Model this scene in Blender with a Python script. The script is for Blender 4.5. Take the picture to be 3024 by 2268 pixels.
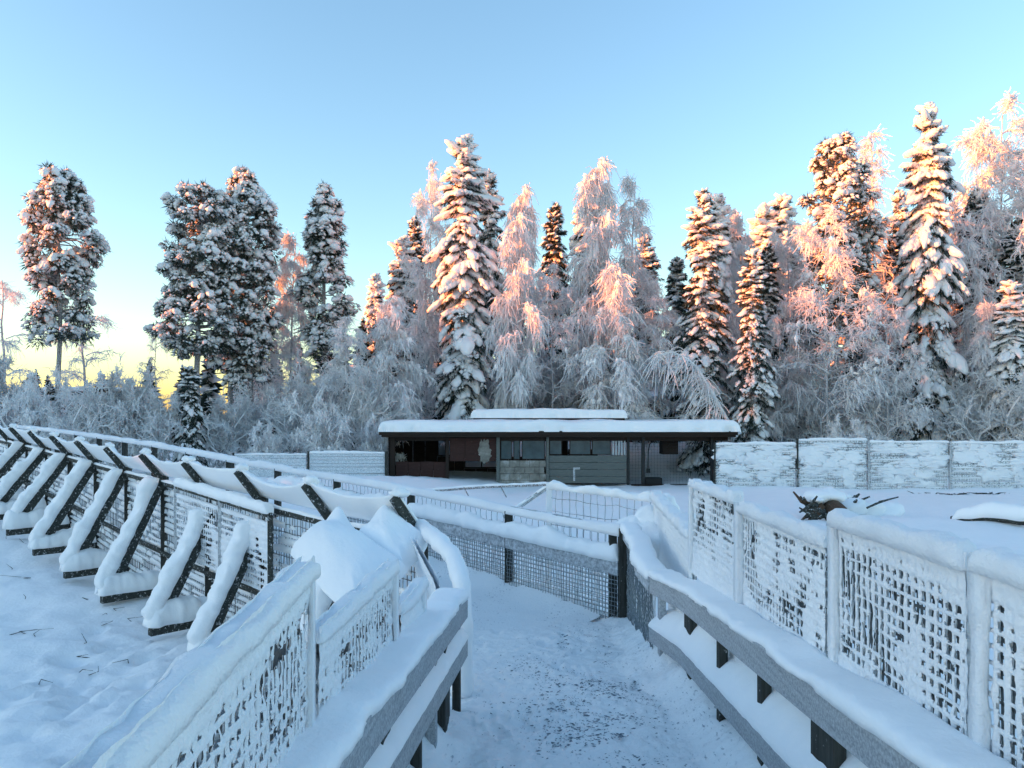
import bpy, math, random
import numpy as np

# ------------------------------------------------------------------ scene, camera, light
for o in list(bpy.data.objects):
    bpy.data.objects.remove(o)
scene = bpy.context.scene
COL = scene.collection
EYE = 3.25                      # eye height over the enclosure ground (m)
F, CX, HY = 2184.0, 1512.0, 1225.0

cam_d = bpy.data.cameras.new('camera')
cam_d.sensor_width = 36.0
cam_d.lens = 26.0
cam_d.shift_y = 91.0 / 3024.0
cam_d.clip_start = 0.05
cam_d.clip_end = 6000.0
cam = bpy.data.objects.new('camera', cam_d)
cam.location = (0, 0, EYE)
cam.rotation_euler = (math.radians(90), 0, 0)
COL.objects.link(cam)
scene.camera = cam

SUN_EL = math.radians(4.0)
SUN_AZ = math.radians(-103.0)    # measured from +Y (view direction), negative = left
world = bpy.data.worlds.new('World')
scene.world = world
world.use_nodes = True
wn = world.node_tree.nodes
bg = wn['Background']
sky = wn.new('ShaderNodeTexSky')
sky.sky_type = 'NISHITA'
sky.sun_disc = False
sky.sun_elevation = SUN_EL
sky.sun_rotation = SUN_AZ
sky.altitude = 100.0
sky.air_density = 1.08
sky.dust_density = 0.6
sky.ozone_density = 2.2
world.node_tree.links.new(sky.outputs[0], bg.inputs[0])
bg.inputs[1].default_value = 0.15

sun_d = bpy.data.lights.new('sun', 'SUN')
sun_d.energy = 4.2
sun_d.angle = math.radians(0.5)
sun_d.color = (1.0, 0.235, 0.05)
sun = bpy.data.objects.new('sun', sun_d)
sd = np.array([math.sin(SUN_AZ) * math.cos(SUN_EL), math.cos(SUN_AZ) * math.cos(SUN_EL), math.sin(SUN_EL)])
import mathutils
sun.rotation_euler = mathutils.Vector(sd).to_track_quat('Z', 'Y').to_euler()
sun.location = (-40, 0, 30)
COL.objects.link(sun)

vs = scene.view_settings
vs.view_transform = 'Standard'
vs.look = 'None'
vs.exposure = 2.40
vs.gamma = 1.0
scene.cycles.max_bounces = 10
scene.cycles.diffuse_bounces = 6
vs.use_curve_mapping = False

# ------------------------------------------------------------------ helpers
def rng(s):
    return np.random.default_rng(s)

def _hash(ix, iy, iz, seed):
    seed = int(seed * 4) if seed != int(seed) else int(seed)
    n = (ix * 374761393 + iy * 668265263 + iz * 2147483647 + seed * 974711) & 0xffffffff
    n = ((n ^ (n >> 13)) * 1274126177) & 0xffffffff
    n = ((n ^ (n >> 16)) * 2246822519) & 0xffffffff
    return ((n ^ (n >> 15)) & 0xffffff) / 16777215.0

def vnoise(p, seed=0):
    p = np.asarray(p, float)
    if p.shape[-1] == 2:
        p = np.concatenate([p, np.zeros(p.shape[:-1] + (1,))], -1)
    i = np.floor(p).astype(np.int64)
    f = p - i
    f = f * f * (3 - 2 * f)
    r = 0
    for a in (0, 1):
        wx = f[..., 0] if a else 1 - f[..., 0]
        for b in (0, 1):
            wy = f[..., 1] if b else 1 - f[..., 1]
            for c in (0, 1):
                wz = f[..., 2] if c else 1 - f[..., 2]
                r = r + wx * wy * wz * _hash(i[..., 0] + a, i[..., 1] + b, i[..., 2] + c, seed)
    return r * 2 - 1

def fbm(p, seed=0, oct=3, gain=0.5):
    r, a, t = 0, 1.0, 0
    p = np.asarray(p, float)
    for k in range(oct):
        r = r + a * vnoise(p * (2.03 ** k), seed + k * 17)
        t += a
        a *= gain
    return r / t

def at(px, py, d):
    return np.array([(px - CX) / F * d, d, EYE - (py - HY) / F * d])

def norm(v):
    v = np.asarray(v, float)
    return v / np.maximum(np.linalg.norm(v, axis=-1, keepdims=True), 1e-9)

class MB:
    """Collects triangles and quads, builds ONE mesh object."""
    def __init__(self):
        self.v, self.t, self.q, self.tm, self.qm, self.n = [], [], [], [], [], 0
    def add(self, v, t=None, q=None, m=0):
        v = np.asarray(v, float).reshape(-1, 3)
        if t is not None and len(t):
            t = np.asarray(t, np.int64).reshape(-1, 3)
            self.t.append(t + self.n); self.tm.append(np.full(len(t), m))
        if q is not None and len(q):
            q = np.asarray(q, np.int64).reshape(-1, 4)
            self.q.append(q + self.n); self.qm.append(np.full(len(q), m))
        self.v.append(v); self.n += len(v)
    def mesh(self, name, mats, smooth=False):
        v = np.concatenate(self.v)
        t = np.concatenate(self.t) if self.t else np.zeros((0, 3), np.int64)
        q = np.concatenate(self.q) if self.q else np.zeros((0, 4), np.int64)
        me = bpy.data.meshes.new(name)
        me.vertices.add(len(v)); me.vertices.foreach_set('co', v.astype(np.float32).ravel())
        nl = t.size + q.size
        me.loops.add(nl)
        me.loops.foreach_set('vertex_index', np.concatenate([t.ravel(), q.ravel()]).astype(np.int32))
        npol = len(t) + len(q)
        me.polygons.add(npol)
        st = np.concatenate([np.arange(len(t)) * 3, len(t) * 3 + np.arange(len(q)) * 4]).astype(np.int32)
        me.polygons.foreach_set('loop_start', st)
        mi = np.concatenate([np.concatenate(self.tm) if self.tm else np.zeros(0), np.concatenate(self.qm) if self.qm else np.zeros(0)])
        me.polygons.foreach_set('material_index', mi.astype(np.int32))
        me.polygons.foreach_set('use_smooth', np.full(npol, bool(smooth)))
        for m in (mats if isinstance(mats, (list, tuple)) else [mats]):
            me.materials.append(m)
        me.update(calc_edges=True)
        return me
    def build(self, name, mats, parent=None, smooth=False):
        return link(name, self.mesh(name, mats, smooth), parent)

def link(name, me, parent=None):
    o = bpy.data.objects.new(name, me)
    COL.objects.link(o)
    if parent is not None:
        o.parent = parent
        if parent.type == 'EMPTY' or True:
            o.matrix_parent_inverse = mathutils.Matrix.LocRotScale(WORLD_LOC(parent), None, None).inverted()
    return o

def WORLD_LOC(p):
    l = mathutils.Vector(p.location)
    return l

def thing(name, label, cat, loc=(0, 0, 0), group=None):
    o = bpy.data.objects.new(name, None)
    o.empty_display_size = 0.2
    o.location = [float(x) for x in loc]
    COL.objects.link(o)
    tag(o, label, cat, group)
    return o

def tag(o, label, cat, group=None):
    o['label'] = label; o['category'] = cat
    if group:
        o['group'] = group
    return o

def struct(o):
    o['kind'] = 'structure'
    return o

def stuff(o):
    o['kind'] = 'stuff'
    return o

# ---- shapes
def resample(P, step):
    P = np.asarray(P, float)
    L = np.linalg.norm(np.diff(P, axis=0), axis=1)
    s = np.concatenate([[0], np.cumsum(L)])
    n = max(2, int(math.ceil(s[-1] / step)) + 1)
    u = np.linspace(0, s[-1], n)
    return np.stack([np.interp(u, s, P[:, k]) for k in range(3)], 1), u

def frames(P, up=(0, 0, 1)):
    T = norm(np.gradient(P, axis=0))
    S = norm(np.cross(T, np.asarray(up, float)))
    U = norm(np.cross(S, T))
    return T, S, U

def sweep(mb, P, S, U, prof, m=0, caps=True):
    """prof [N,M,2] or [M,2]; closed loop."""
    P = np.asarray(P, float); N = len(P)
    prof = np.asarray(prof, float)
    if prof.ndim == 2:
        prof = np.repeat(prof[None], N, 0)
    M = prof.shape[1]
    V = P[:, None] + S[:, None] * prof[..., :1] + U[:, None] * prof[..., 1:]
    i = np.arange(N - 1)[:, None]; j = np.arange(M)[None]
    a = i * M + j; b = i * M + (j + 1) % M
    q = np.stack([a, b, b + M, a + M], -1).reshape(-1, 4)
    t = []
    if caps:
        for k in range(1, M - 1):
            t.append((0, k + 1, k)); t.append(((N - 1) * M, (N - 1) * M + k, (N - 1) * M + k + 1))
    mb.add(V.reshape(-1, 3), t, q, m)

def rect_prof(w, h, b=0.006):
    w, h = w / 2, h / 2
    b = min(b, w * .6, h * .6)
    return [(-w + b, -h), (w - b, -h), (w, -h + b), (w, h - b), (w - b, h), (-w + b, h), (-w, h - b), (-w, -h + b)]

def beam(mb, a, b, w, h, up=(0, 0, 1), m=0, bev=0.006):
    P = np.array([a, b], float)
    T = norm(P[1] - P[0]); T = np.stack([T, T])
    upv = np.asarray(up, float)
    if abs(np.dot(T[0], upv)) > .97:
        upv = np.array([0, 1., 0])
    S = norm(np.cross(T, upv)); U = norm(np.cross(S, T))
    sweep(mb, P, S, U, rect_prof(w, h, bev), m)

def plank_path(mb, P, w, h, m=0):
    P = np.asarray(P, float)
    T, S, U = frames(P)
    sweep(mb, P, S, np.tile([0, 0, 1.], (len(P), 1)), rect_prof(w, h), m)

def tube(mb, P, r, k=6, m=0):
    P = np.asarray(P, float)
    T, S, U = frames(P, (0.03, 0.02, 1)) if abs(norm(P[-1] - P[0])[2]) < .95 else frames(P, (1, .05, 0))
    r = np.broadcast_to(np.asarray(r, float), (len(P),))
    a = np.linspace(0, 2 * np.pi, k, endpoint=False)
    prof = np.stack([np.cos(a), np.sin(a)], -1)[None] * r[:, None, None]
    sweep(mb, P, S, U, prof, m)

def snow_strip(mb, P, w, h, seed=0, step=.03, up=(0, 0, 1), rough=.3, taper=.12, M=13, drop=.02, off=0.0, lump=4.0, flat=.55, m=0, endp=(True, True)):
    """rounded snow lying along P: half-width w, height h; bottom flat (drop below P)."""
    P, s = resample(P, step)
    T, S, U = frames(P, up)
    N = len(P)
    a = np.linspace(0, np.pi, M)
    n1 = fbm(np.stack([s * lump, s * 0 + seed * 3.7], -1), seed, 3)
    n2 = fbm(np.stack([s * lump * .7, s * 0 + seed * 1.3 + 9], -1), seed + 5, 3)
    n3 = fbm(np.stack([s * lump * .6, s * 0 + seed * 2.3 + 5], -1), seed + 11, 2)
    L = s[-1]
    tp = np.ones(N)
    tl = min(taper, L * .4)
    if endp[0]:
        tp = np.minimum(tp, np.sqrt(np.clip(1 - (1 - np.clip(s / tl, 0, 1)) ** 2, 0.02, 1)))
    if endp[1]:
        tp = np.minimum(tp, np.sqrt(np.clip(1 - (1 - np.clip((L - s) / tl, 0, 1)) ** 2, 0.02, 1)))
    W = w * (1 + rough * .5 * n1) * (.55 + .45 * tp)
    H = h * (1 + rough * 1.1 * n2) * tp
    ca = np.sign(np.cos(a)) * np.abs(np.cos(a)) ** flat
    sa = np.sin(a) ** flat
    side = -ca[None] * W[:, None] + off + n3[:, None] * w * rough * .3
    upp = sa[None] * H[:, None] - drop
    g = np.stack([np.repeat(s[:, None] * 9, M, 1), np.repeat(a[None] * 1.6, N, 0)], -1)
    d = fbm(g, seed + 31, 2) * h * rough * .28
    side = side - ca[None] * d
    upp = upp + sa[None] * d
    sweep(mb, P, S, U, np.stack([side, upp], -1), m)

def ico(level):
    t = (1 + 5 ** .5) / 2
    v = [(-1, t, 0), (1, t, 0), (-1, -t, 0), (1, -t, 0), (0, -1, t), (0, 1, t), (0, -1, -t), (0, 1, -t), (t, 0, -1), (t, 0, 1), (-t, 0, -1), (-t, 0, 1)]
    f = [(0, 11, 5), (0, 5, 1), (0, 1, 7), (0, 7, 10), (0, 10, 11), (1, 5, 9), (5, 11, 4), (11, 10, 2), (10, 7, 6), (7, 1, 8), (3, 9, 4), (3, 4, 2), (3, 2, 6), (3, 6, 8), (3, 8, 9), (4, 9, 5), (2, 4, 11), (6, 2, 10), (8, 6, 7), (9, 8, 1)]
    v = [np.array(x) / np.linalg.norm(x) for x in v]
    for _ in range(level):
        cache = {}; nf = []
        def mid(a, b):
            k = (min(a, b), max(a, b))
            if k not in cache:
                m_ = v[a] + v[b]; v.append(m_ / np.linalg.norm(m_)); cache[k] = len(v) - 1
            return cache[k]
        for a, b, c in f:
            x, y, z = mid(a, b), mid(b, c), mid(c, a)
            nf += [(a, x, z), (b, y, x), (c, z, y), (x, y, z)]
        f = nf
    return np.array(v), np.array(f)
OCT = (np.array([(1, 0, 0), (0, 1, 0), (-1, 0, 0), (0, -1, 0), (0, 0, 1), (0, 0, -1)], float), np.array([(0, 1, 4), (1, 2, 4), (2, 3, 4), (3, 0, 4), (1, 0, 5), (2, 1, 5), (3, 2, 5), (0, 3, 5)]))
ICO = [ico(0), ico(1), ico(2), ico(3), OCT]

def blobs(mb, C, A, seed=0, level=1, rough=.25, freq=1.6, m=0):
    """C [N,3] centres, A [N,3,3] rows = scaled axes."""
    C = np.asarray(C, float); A = np.asarray(A, float)
    tv, tf = ICO[level]
    N = len(C)
    if N == 0:
        return
    r = 1 + rough * fbm(tv[None] * freq + (np.arange(N)[:, None, None] * 7.31 + seed), seed, 2)
    V = (tv[None] * r[..., None]) @ A + C[:, None]
    Fc = tf[None] + (np.arange(N) * len(tv))[:, None, None]
    mb.add(V.reshape(-1, 3), Fc.reshape(-1, 3), None, m)

def spikes(mb, B, D, L, W, R, m=0):
    """needle triangles: base B, unit direction D, length L, width W."""
    N = len(B)
    if N == 0:
        return
    side = norm(np.cross(D, norm(R.normal(size=(N, 3))))) * (W[:, None] / 2)
    V = np.stack([B - side, B + side, B + D * L[:, None]], 1)
    mb.add(V.reshape(-1, 3), np.arange(3 * N).reshape(-1, 3), None, m)

def twigs(mb, P, r, m=0):
    """P [N,K,3], r [N,K] -> 3-sided tubes"""
    N, K, _ = P.shape
    if N == 0:
        return
    T = norm(np.gradient(P, axis=1))
    S = norm(np.cross(T, np.array([.31, .17, .94])))
    U = np.cross(S, T)
    a = np.array([0.5, 2.6, 4.7])
    V = P[:, :, None] + (S[:, :, None] * np.cos(a)[None, None, :, None] + U[:, :, None] * np.sin(a)[None, None, :, None]) * r[:, :, None, None]
    b = (np.arange(N) * K * 3)[:, None, None]; i = np.arange(K - 1)[None, :, None] * 3; j = np.arange(3)[None, None]
    p = b + i + j; q = b + i + (j + 1) % 3
    mb.add(V.reshape(-1, 3), None, np.stack([p, q, q + 3, p + 3], -1).reshape(-1, 4), m)

# ------------------------------------------------------------------ materials
def mat(name, build):
    m = bpy.data.materials.new(name)
    m.use_nodes = True
    nt = m.node_tree
    b = nt.nodes['Principled BSDF']
    build(nt, b)
    return m

def N(nt, typ, **kw):
    n = nt.nodes.new(typ)
    for k, v in kw.items():
        if k.startswith('i_'):
            n.inputs[k[2:].replace('_', ' ')].default_value = v
        else:
            setattr(n, k, v)
    return n

def coords(nt, scale=(1, 1, 1)):
    tc = N(nt, 'ShaderNodeTexCoord'); mp = N(nt, 'ShaderNodeMapping')
    mp.inputs['Scale'].default_value = scale
    nt.links.new(tc.outputs['Object'], mp.inputs[0])
    return mp.outputs[0]

def noise(nt, vec, scale, detail=4, rough=.55):
    n = N(nt, 'ShaderNodeTexNoise', i_Scale=scale, i_Detail=detail, i_Roughness=rough)
    nt.links.new(vec, n.inputs['Vector'])
    return n.outputs['Fac']

def ramp(nt, fac, stops):
    r = N(nt, 'ShaderNodeValToRGB')
    e = r.color_ramp.elements
    e[0].position, e[0].color = stops[0][0], tuple(stops[0][1]) + (1,)
    e[1].position, e[1].color = stops[-1][0], tuple(stops[-1][1]) + (1,)
    for p, c in stops[1:-1]:
        x = e.new(p); x.color = tuple(c) + (1,)
    nt.links.new(fac, r.inputs[0])
    return r.outputs[0]

def mixc(nt, fac, a, b):
    m = N(nt, 'ShaderNodeMix', data_type='RGBA')
    nt.links.new(fac, m.inputs[0])
    for s, v in ((6, a), (7, b)):
        if isinstance(v, tuple):
            m.inputs[s].default_value = v + (1,)
        else:
            nt.links.new(v, m.inputs[s])
    return m.outputs[2]

def bump(nt, b, h, strength=.3, dist=.02):
    bp = N(nt, 'ShaderNodeBump', i_Strength=strength, i_Distance=dist)
    nt.links.new(h, bp.inputs['Height'])
    nt.links.new(bp.outputs[0], b.inputs['Normal'])

def snow_mat(name, c1, c2, sc=14., bs=.35, bd=.02, rough=.65):
    def f(nt, b):
        v = coords(nt)
        n = noise(nt, v, sc, 6, .6)
        col = ramp(nt, noise(nt, v, 1.3, 4), [(.3, c1), (.7, c2)])
        nt.links.new(col, b.inputs['Base Color'])
        b.inputs['Roughness'].default_value = rough
        b.inputs['Specular IOR Level'].default_value = .25
        bump(nt, b, n, bs, bd)
    return mat(name, f)

M_SNOW = snow_mat('snow', (.88, .90, .92), (.93, .94, .95), 34, .45, .012)
M_FIELD = snow_mat('field_snow', (.88, .90, .92), (.93, .94, .95), 9, .5, .04)
M_FROST = snow_mat('rime_frost', (.78, .81, .85), (.88, .90, .92), 70, .8, .012)
M_TSNOW = snow_mat('tree_snow', (.76, .77, .78), (.87, .87, .87), 7, .6, .08)

def _path(nt, b):
    v = coords(nt)
    big = noise(nt, v, 1.1, 5)
    base = ramp(nt, big, [(.3, (.84, .88, .91)), (.65, (.92, .94, .95))])
    grit_shade = noise(nt, coords(nt, (1, .45, 1)), 42, 3, .6)
    msk = ramp(nt, grit_shade, [(.60, (0, 0, 0)), (.68, (1, 1, 1))])
    zone = ramp(nt, noise(nt, v, 1.9, 3), [(.42, (0, 0, 0)), (.62, (1, 1, 1))])
    mm = N(nt, 'ShaderNodeMath', operation='MULTIPLY')
    nt.links.new(msk, mm.inputs[0]); nt.links.new(zone, mm.inputs[1])
    m2 = N(nt, 'ShaderNodeMath', operation='MULTIPLY'); m2.inputs[1].default_value = .75
    nt.links.new(mm.outputs[0], m2.inputs[0])
    nt.links.new(mixc(nt, m2.outputs[0], base, (.16, .22, .29)), b.inputs['Base Color'])
    b.inputs['Roughness'].default_value = .5
    bump(nt, b, noise(nt, v, 38, 6, .65), .6, .02)
M_PATH = mat('packed_snow', _path)

def wood(name, dark, light, frost, fr=(.55, .72), grain=(2, 30, 30), rough=.8, fsc=22):
    def f(nt, b):
        g = noise(nt, coords(nt, grain), 1.6, 6, .65)
        base = ramp(nt, g, [(.3, dark), (.7, light)])
        fz = noise(nt, coords(nt), fsc, 7, .7)
        msk = ramp(nt, fz, [(fr[0], (0, 0, 0)), (fr[1], (1, 1, 1))])
        sc = N(nt, 'ShaderNodeMath', operation='MULTIPLY'); sc.inputs[1].default_value = frost
        nt.links.new(msk, sc.inputs[0])
        nt.links.new(mixc(nt, sc.outputs[0], base, (.78, .82, .86)), b.inputs['Base Color'])
        b.inputs['Roughness'].default_value = rough
        b.inputs['Specular IOR Level'].default_value = .2
        bump(nt, b, g, .5, .006)
    return mat(name, f)
M_PLANK = wood('grey_weathered_plank', (.20, .22, .24), (.36, .38, .40), .75, (.40, .70))
M_PLANKY = wood('grey_weathered_rail', (.21, .23, .25), (.36, .38, .40), .5, (.42, .72), (26, 1.1, 26), fsc=70)
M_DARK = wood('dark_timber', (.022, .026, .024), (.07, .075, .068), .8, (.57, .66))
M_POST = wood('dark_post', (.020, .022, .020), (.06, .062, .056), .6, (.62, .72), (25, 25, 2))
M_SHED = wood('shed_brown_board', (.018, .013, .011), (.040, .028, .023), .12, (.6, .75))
M_RED = wood('faded_red_board', (.032, .016, .014), (.062, .030, .026), .5, (.64, .74))
M_GREYB = wood('grey_green_board', (.085, .098, .096), (.16, .175, .165), .25, (.58, .8))
M_SLAT = wood('frosted_slat', (.05, .075, .075), (.12, .16, .155), 1.0, (.38, .54), (3, 3, 30))
M_FLATP = wood('pale_sheet', (.30, .35, .38), (.42, .47, .50), .9, (.35, .6), (3, 3, 18))
M_BARK = wood('pine_bark', (.10, .085, .075), (.20, .17, .15), .85, (.45, .62), (9, 9, 3))
M_BIRCH = wood('frosted_bark', (.16, .14, .14), (.34, .32, .32), .9, (.42, .6), (9, 9, 5))
M_LOG = wood('fresh_log', (.05, .031, .02), (.11, .07, .045), .4, (.6, .75), (8, 8, 8))

def _concrete(nt, b):
    v = coords(nt)
    nt.links.new(ramp(nt, noise(nt, v, 2.2, 6, .65), [(.35, (.13, .125, .11)), (.55, (.24, .235, .21)), (.68, (.42, .42, .41))]), b.inputs['Base Color'])
    b.inputs['Roughness'].default_value = .9
    bump(nt, b, noise(nt, v, 30, 5), .5, .01)
M_BLOCK = mat('concrete_block', _concrete)

def plain(name, col, rough=.7, spec=.3, metal=0.0, var=.25, sc=8.):
    def f(nt, b):
        v = coords(nt)
        lo = tuple(c * (1 - var) for c in col); hi = tuple(min(1, c * (1 + var)) for c in col)
        nt.links.new(ramp(nt, noise(nt, v, sc, 4), [(.3, lo), (.7, hi)]), b.inputs['Base Color'])
        b.inputs['Roughness'].default_value = rough
        b.inputs['Specular IOR Level'].default_value = spec
        b.inputs['Metallic'].default_value = metal
    return mat(name, f)
M_NEEDLE = plain('needles', (.030, .046, .038), .8, .15, var=.5, sc=1.5)
M_PNEEDLE = plain('pine_needles', (.050, .066, .052), .8, .15, var=.5, sc=1.5)
M_TWIG = snow_mat('frosted_twig', (.66, .67, .69), (.85, .86, .87), 5, .2, .02)
M_BTWIG = snow_mat('frosted_bush_twig', (.50, .52, .54), (.82, .83, .84), 2, .2, .02)
M_WIRE = plain('wire', (.20, .23, .25), .5, .4, var=.4, sc=30)
M_DWIRE = plain('dark_wire', (.08, .09, .10), .5, .4, var=.4, sc=30)
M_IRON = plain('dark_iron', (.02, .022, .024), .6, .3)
M_GRIT_SHADE = plain('grit_shade', (.16, .20, .24), .7, .3, var=.4, sc=20)
M_GLASS = plain('dim_pane', (.05, .075, .08), .12, .5, var=.3, sc=2)
M_CLEAR = plain('clear_pane', (.9, .93, .95), .05, .4, var=.02)
M_CLEAR.node_tree.nodes['Principled BSDF'].inputs['Transmission Weight'].default_value = 1.0
M_CLEAR.node_tree.nodes['Principled BSDF'].inputs['IOR'].default_value = 1.01
M_PALEP = plain('pale_pane', (.42, .48, .52), .3, .4, var=.2, sc=3)

# ------------------------------------------------------------------ the lie of the land
A0 = np.array([-.96, 8.0]); AD = np.array([-1.270, 1.216])   # overhang fence: post i stands at A0 + i*AD
ADn = AD / np.linalg.norm(AD); AL = np.linalg.norm(AD)
OUT = np.array([-ADn[1], ADn[0]])
if np.dot(OUT, A0) > 0: OUT = -OUT                           # towards the enclosure (near side)
if OUT[0] > 0: OUT = -OUT
def railA(i):
    return EYE - np.interp(i, [0, 1, 2, 3, 4, 5, 6, 7, 8, 9, 10, 12], [1.25, 1.23, 1.16, 1.12, 1.06, 1.0, .92, .85, .78, .71, .64, .52])
def baseA(i):
    return np.interp(i, [0, 2, 3, 4, 5, 6, 7, 9, 12], [0, .02, .07, .18, .33, .52, .72, 1.0, 1.2])
def path_z(d):
    return EYE - 1.75 - .075 * d
def rail_z(d):
    return EYE - .9 - .075 * d

RPIT = rng(71)
PITS = [(RPIT.normal(-5.0, 1.3), RPIT.normal(9.3, 1.5), RPIT.uniform(.09, .2), RPIT.uniform(.05, .12)) for _ in range(46)] + [(RPIT.uniform(1, 12), RPIT.uniform(14, 30), RPIT.uniform(.2, .4), RPIT.uniform(.06, .14)) for _ in range(40)]
def ground_z(x, y):
    x = np.asarray(x, float); y = np.asarray(y, float)
    s = ((x - A0[0]) * ADn[0] + (y - A0[1]) * ADn[1]) / AL
    g = np.interp(s, [0, 2, 3, 4, 5, 6, 7, 9, 12], [0, -.06, -.02, .06, .2, .38, .58, .85, 1.0])
    w = np.clip(1 - (y - 22) / 20, .25, 1)
    g = g * w * np.clip(-x / 4, 0, 1)
    g = g + .85 * np.exp(-((x - .3) / 1.5) ** 2) * np.clip(1 - (y - 4) / 5, 0, 1)
    p = np.stack([x, y], -1)
    near = np.clip(1 - (np.hypot(x, y) - 25) / 30, .0, 1)
    g = g + fbm(p * .25, 3, 3) * .16 + near * (fbm(p * 1.1, 5, 3) * .13 + fbm(p * 4.2, 8, 3) * .04)
    bl = np.clip(1 - np.hypot((x + 4.6) / 3.2, (y - 9.2) / 4.5), 0, 1)      # trampled patch by the brackets
    g = g + bl * (np.abs(fbm(p * 2.6, 21, 3)) * -.30 + .05)
    g = g + 1.7 * np.clip((y - 40.0) / 2.0, 0, 1) * np.clip(1 - (y - 43) / 14, 0, 1) * np.clip((x + 8) / 3, 0, 1) * np.clip((15 - x) / 4, 0, 1)
    for (px_, py_, pr_, pd_) in PITS:
        q = ((x - px_) ** 2 + ((y - py_) * 1.3) ** 2) / pr_ ** 2
        g = g - pd_ * np.exp(-q * q) + pd_ * .35 * np.exp(-((np.sqrt(q) - 1.5) / .35) ** 2)
    rf = np.clip(1 - np.hypot((x - 9) / 7, (y - 15) / 7), 0, 1)
    g = g + rf * .3 + np.clip(1 - np.hypot((x - 12) / 6, (y - 21) / 2.5), 0, 1) * .35
    return g

def graded(lo, hi, fine, g0, g1):
    """coordinates fine inside [g0,g1], growing outside"""
    c = list(np.arange(g0, g1 + 1e-6, fine))
    st = fine
    x = g1
    while x < hi:
        st *= 1.085; x += st; c.append(x)
    st = fine; x = g0
    while x > lo:
        st *= 1.085; x -= st; c.insert(0, x)
    return np.array(c)
gx = graded(-2500, 2500, .105, -12, 4)
gx = np.unique(np.concatenate([gx, np.arange(5, 20, .2)])) if False else gx
gy = graded(-60, 3500, .1, 4.5, 14)
X, Y = np.meshgrid(gx, gy)
Z = ground_z(X, Y)
mb = MB()
ny, nx = X.shape
idx = np.arange(ny * nx).reshape(ny, nx)
mb.add(np.stack([X, Y, Z], -1), None, np.stack([idx[:-1, :-1], idx[:-1, 1:], idx[1:, 1:], idx[1:, :-1]], -1).reshape(-1, 4))
struct(mb.build('snow_ground', M_FIELD, None, True))

# ------------------------------------------------------------------ walkway path (packed snow on the ramp)
def left_rail_x(d): return -.755 + .0774 * d
def right_rail_x(d): return np.interp(d, [0, 5.65, 6.5, 8.48], [1.285, 1.30, 1.20, 1.30])
mb = MB()
dd = np.arange(.8, 5.6, .02)
uu = np.linspace(0, 1, 116)
RP = rng(61)
PRINTS = []
for k in range(34):
    dy = RP.uniform(2.0, 8.0)
    PRINTS.append((RP.normal(.3, .26), dy, RP.normal(0, .3) + (math.pi if RP.random() < .5 else 0), RP.uniform(.9, 1.1)))
def path_patch(mb, Pl, Pr, seed, wl=1.0, wr=1.0):
    """Pl, Pr [N,3] edges; banked up along both edges"""
    n = len(Pl)
    V = Pl[:, None] * (1 - uu)[None, :, None] + Pr[:, None] * uu[None, :, None]
    w = np.linalg.norm(Pr - Pl, axis=1)[:, None]
    e = np.minimum(uu[None], 1 - uu[None]) * w
    p2 = V[..., :2]
    bank = np.clip(1 - e / (.42 + .14 * fbm(p2 * 2.1, seed + 2, 2)), 0, 1) ** 1.25 * (.33 + .16 * fbm(p2 * 2.6, seed + 3, 3)) * np.where(uu[None] < .5, np.broadcast_to(wl, (n,))[:, None], np.broadcast_to(wr, (n,))[:, None])
    V[..., 2] += bank + fbm(p2 * 3, seed, 3) * .02 + fbm(p2 * 7, seed + 5, 2) * .016 + fbm(p2 * 17, seed + 1, 3) * .018 + fbm(p2 * 44, seed + 9, 2) * .008
    for (fx, fy, fa, fs) in PRINTS:
        ca, sa = math.cos(fa), math.sin(fa)
        lx = (V[..., 0] - fx) * ca + (V[..., 1] - fy) * sa; ly = -(V[..., 0] - fx) * sa + (V[..., 1] - fy) * ca
        q = (lx / (.050 * fs)) ** 4 + (ly / (.135 * fs)) ** 4
        V[..., 2] += -.022 * np.exp(-q) + .009 * np.exp(-((q ** .25 - 1.35) / .25) ** 2)
    ix = np.arange(n * len(uu)).reshape(n, len(uu))
    mb.add(V.reshape(-1, 3), None, np.stack([ix[:-1, :-1], ix[:-1, 1:], ix[1:, 1:], ix[1:, :-1]], -1).reshape(-1, 4))
dl = np.arange(.6, 8.9, .022)
Pl = np.stack([np.where(dl < 5.5, left_rail_x(dl) - .20, np.interp(dl, [5.5, 6.2, 8.9], [-.53, -.95, -2.6])), dl, path_z(dl)], 1)
Pr = np.stack([right_rail_x(dl) + .20, dl + np.clip(dl - 6, 0, 3) * .05, path_z(dl)], 1)
path_patch(mb, Pl, Pr, 3, np.interp(dl, [4.6, 5.4], [1, 0]), np.interp(dl, [7.2, 8.2], [1, .45]))
struct(mb.build('path', M_PATH, None, True))
# the path goes on to the left behind the overhang fence
mb = MB()
t = np.arange(-1.0, 22, .08)
C0 = A0 + 1.9 * -OUT                                         # far rail line of the left walkway
Pl = np.concatenate([(A0[None] + t[:, None] * ADn), (.862 + .04 * (t[:, None] + 1.29))], 1)
Pr = np.concatenate([(C0[None] + t[:, None] * ADn), (.862 + .04 * (t[:, None] + 1.29))], 1)
uu = np.linspace(0, 1, 16)
path_patch(mb, Pr - np.array([0, 0, .012]), Pl - np.array([0, 0, .012]), 6, np.interp(t, [-1, .5], [.2, .6]), np.interp(t, [.5, 2], [0, .6]))
o = struct(mb.build('path', M_PATH, None, True))
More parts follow.
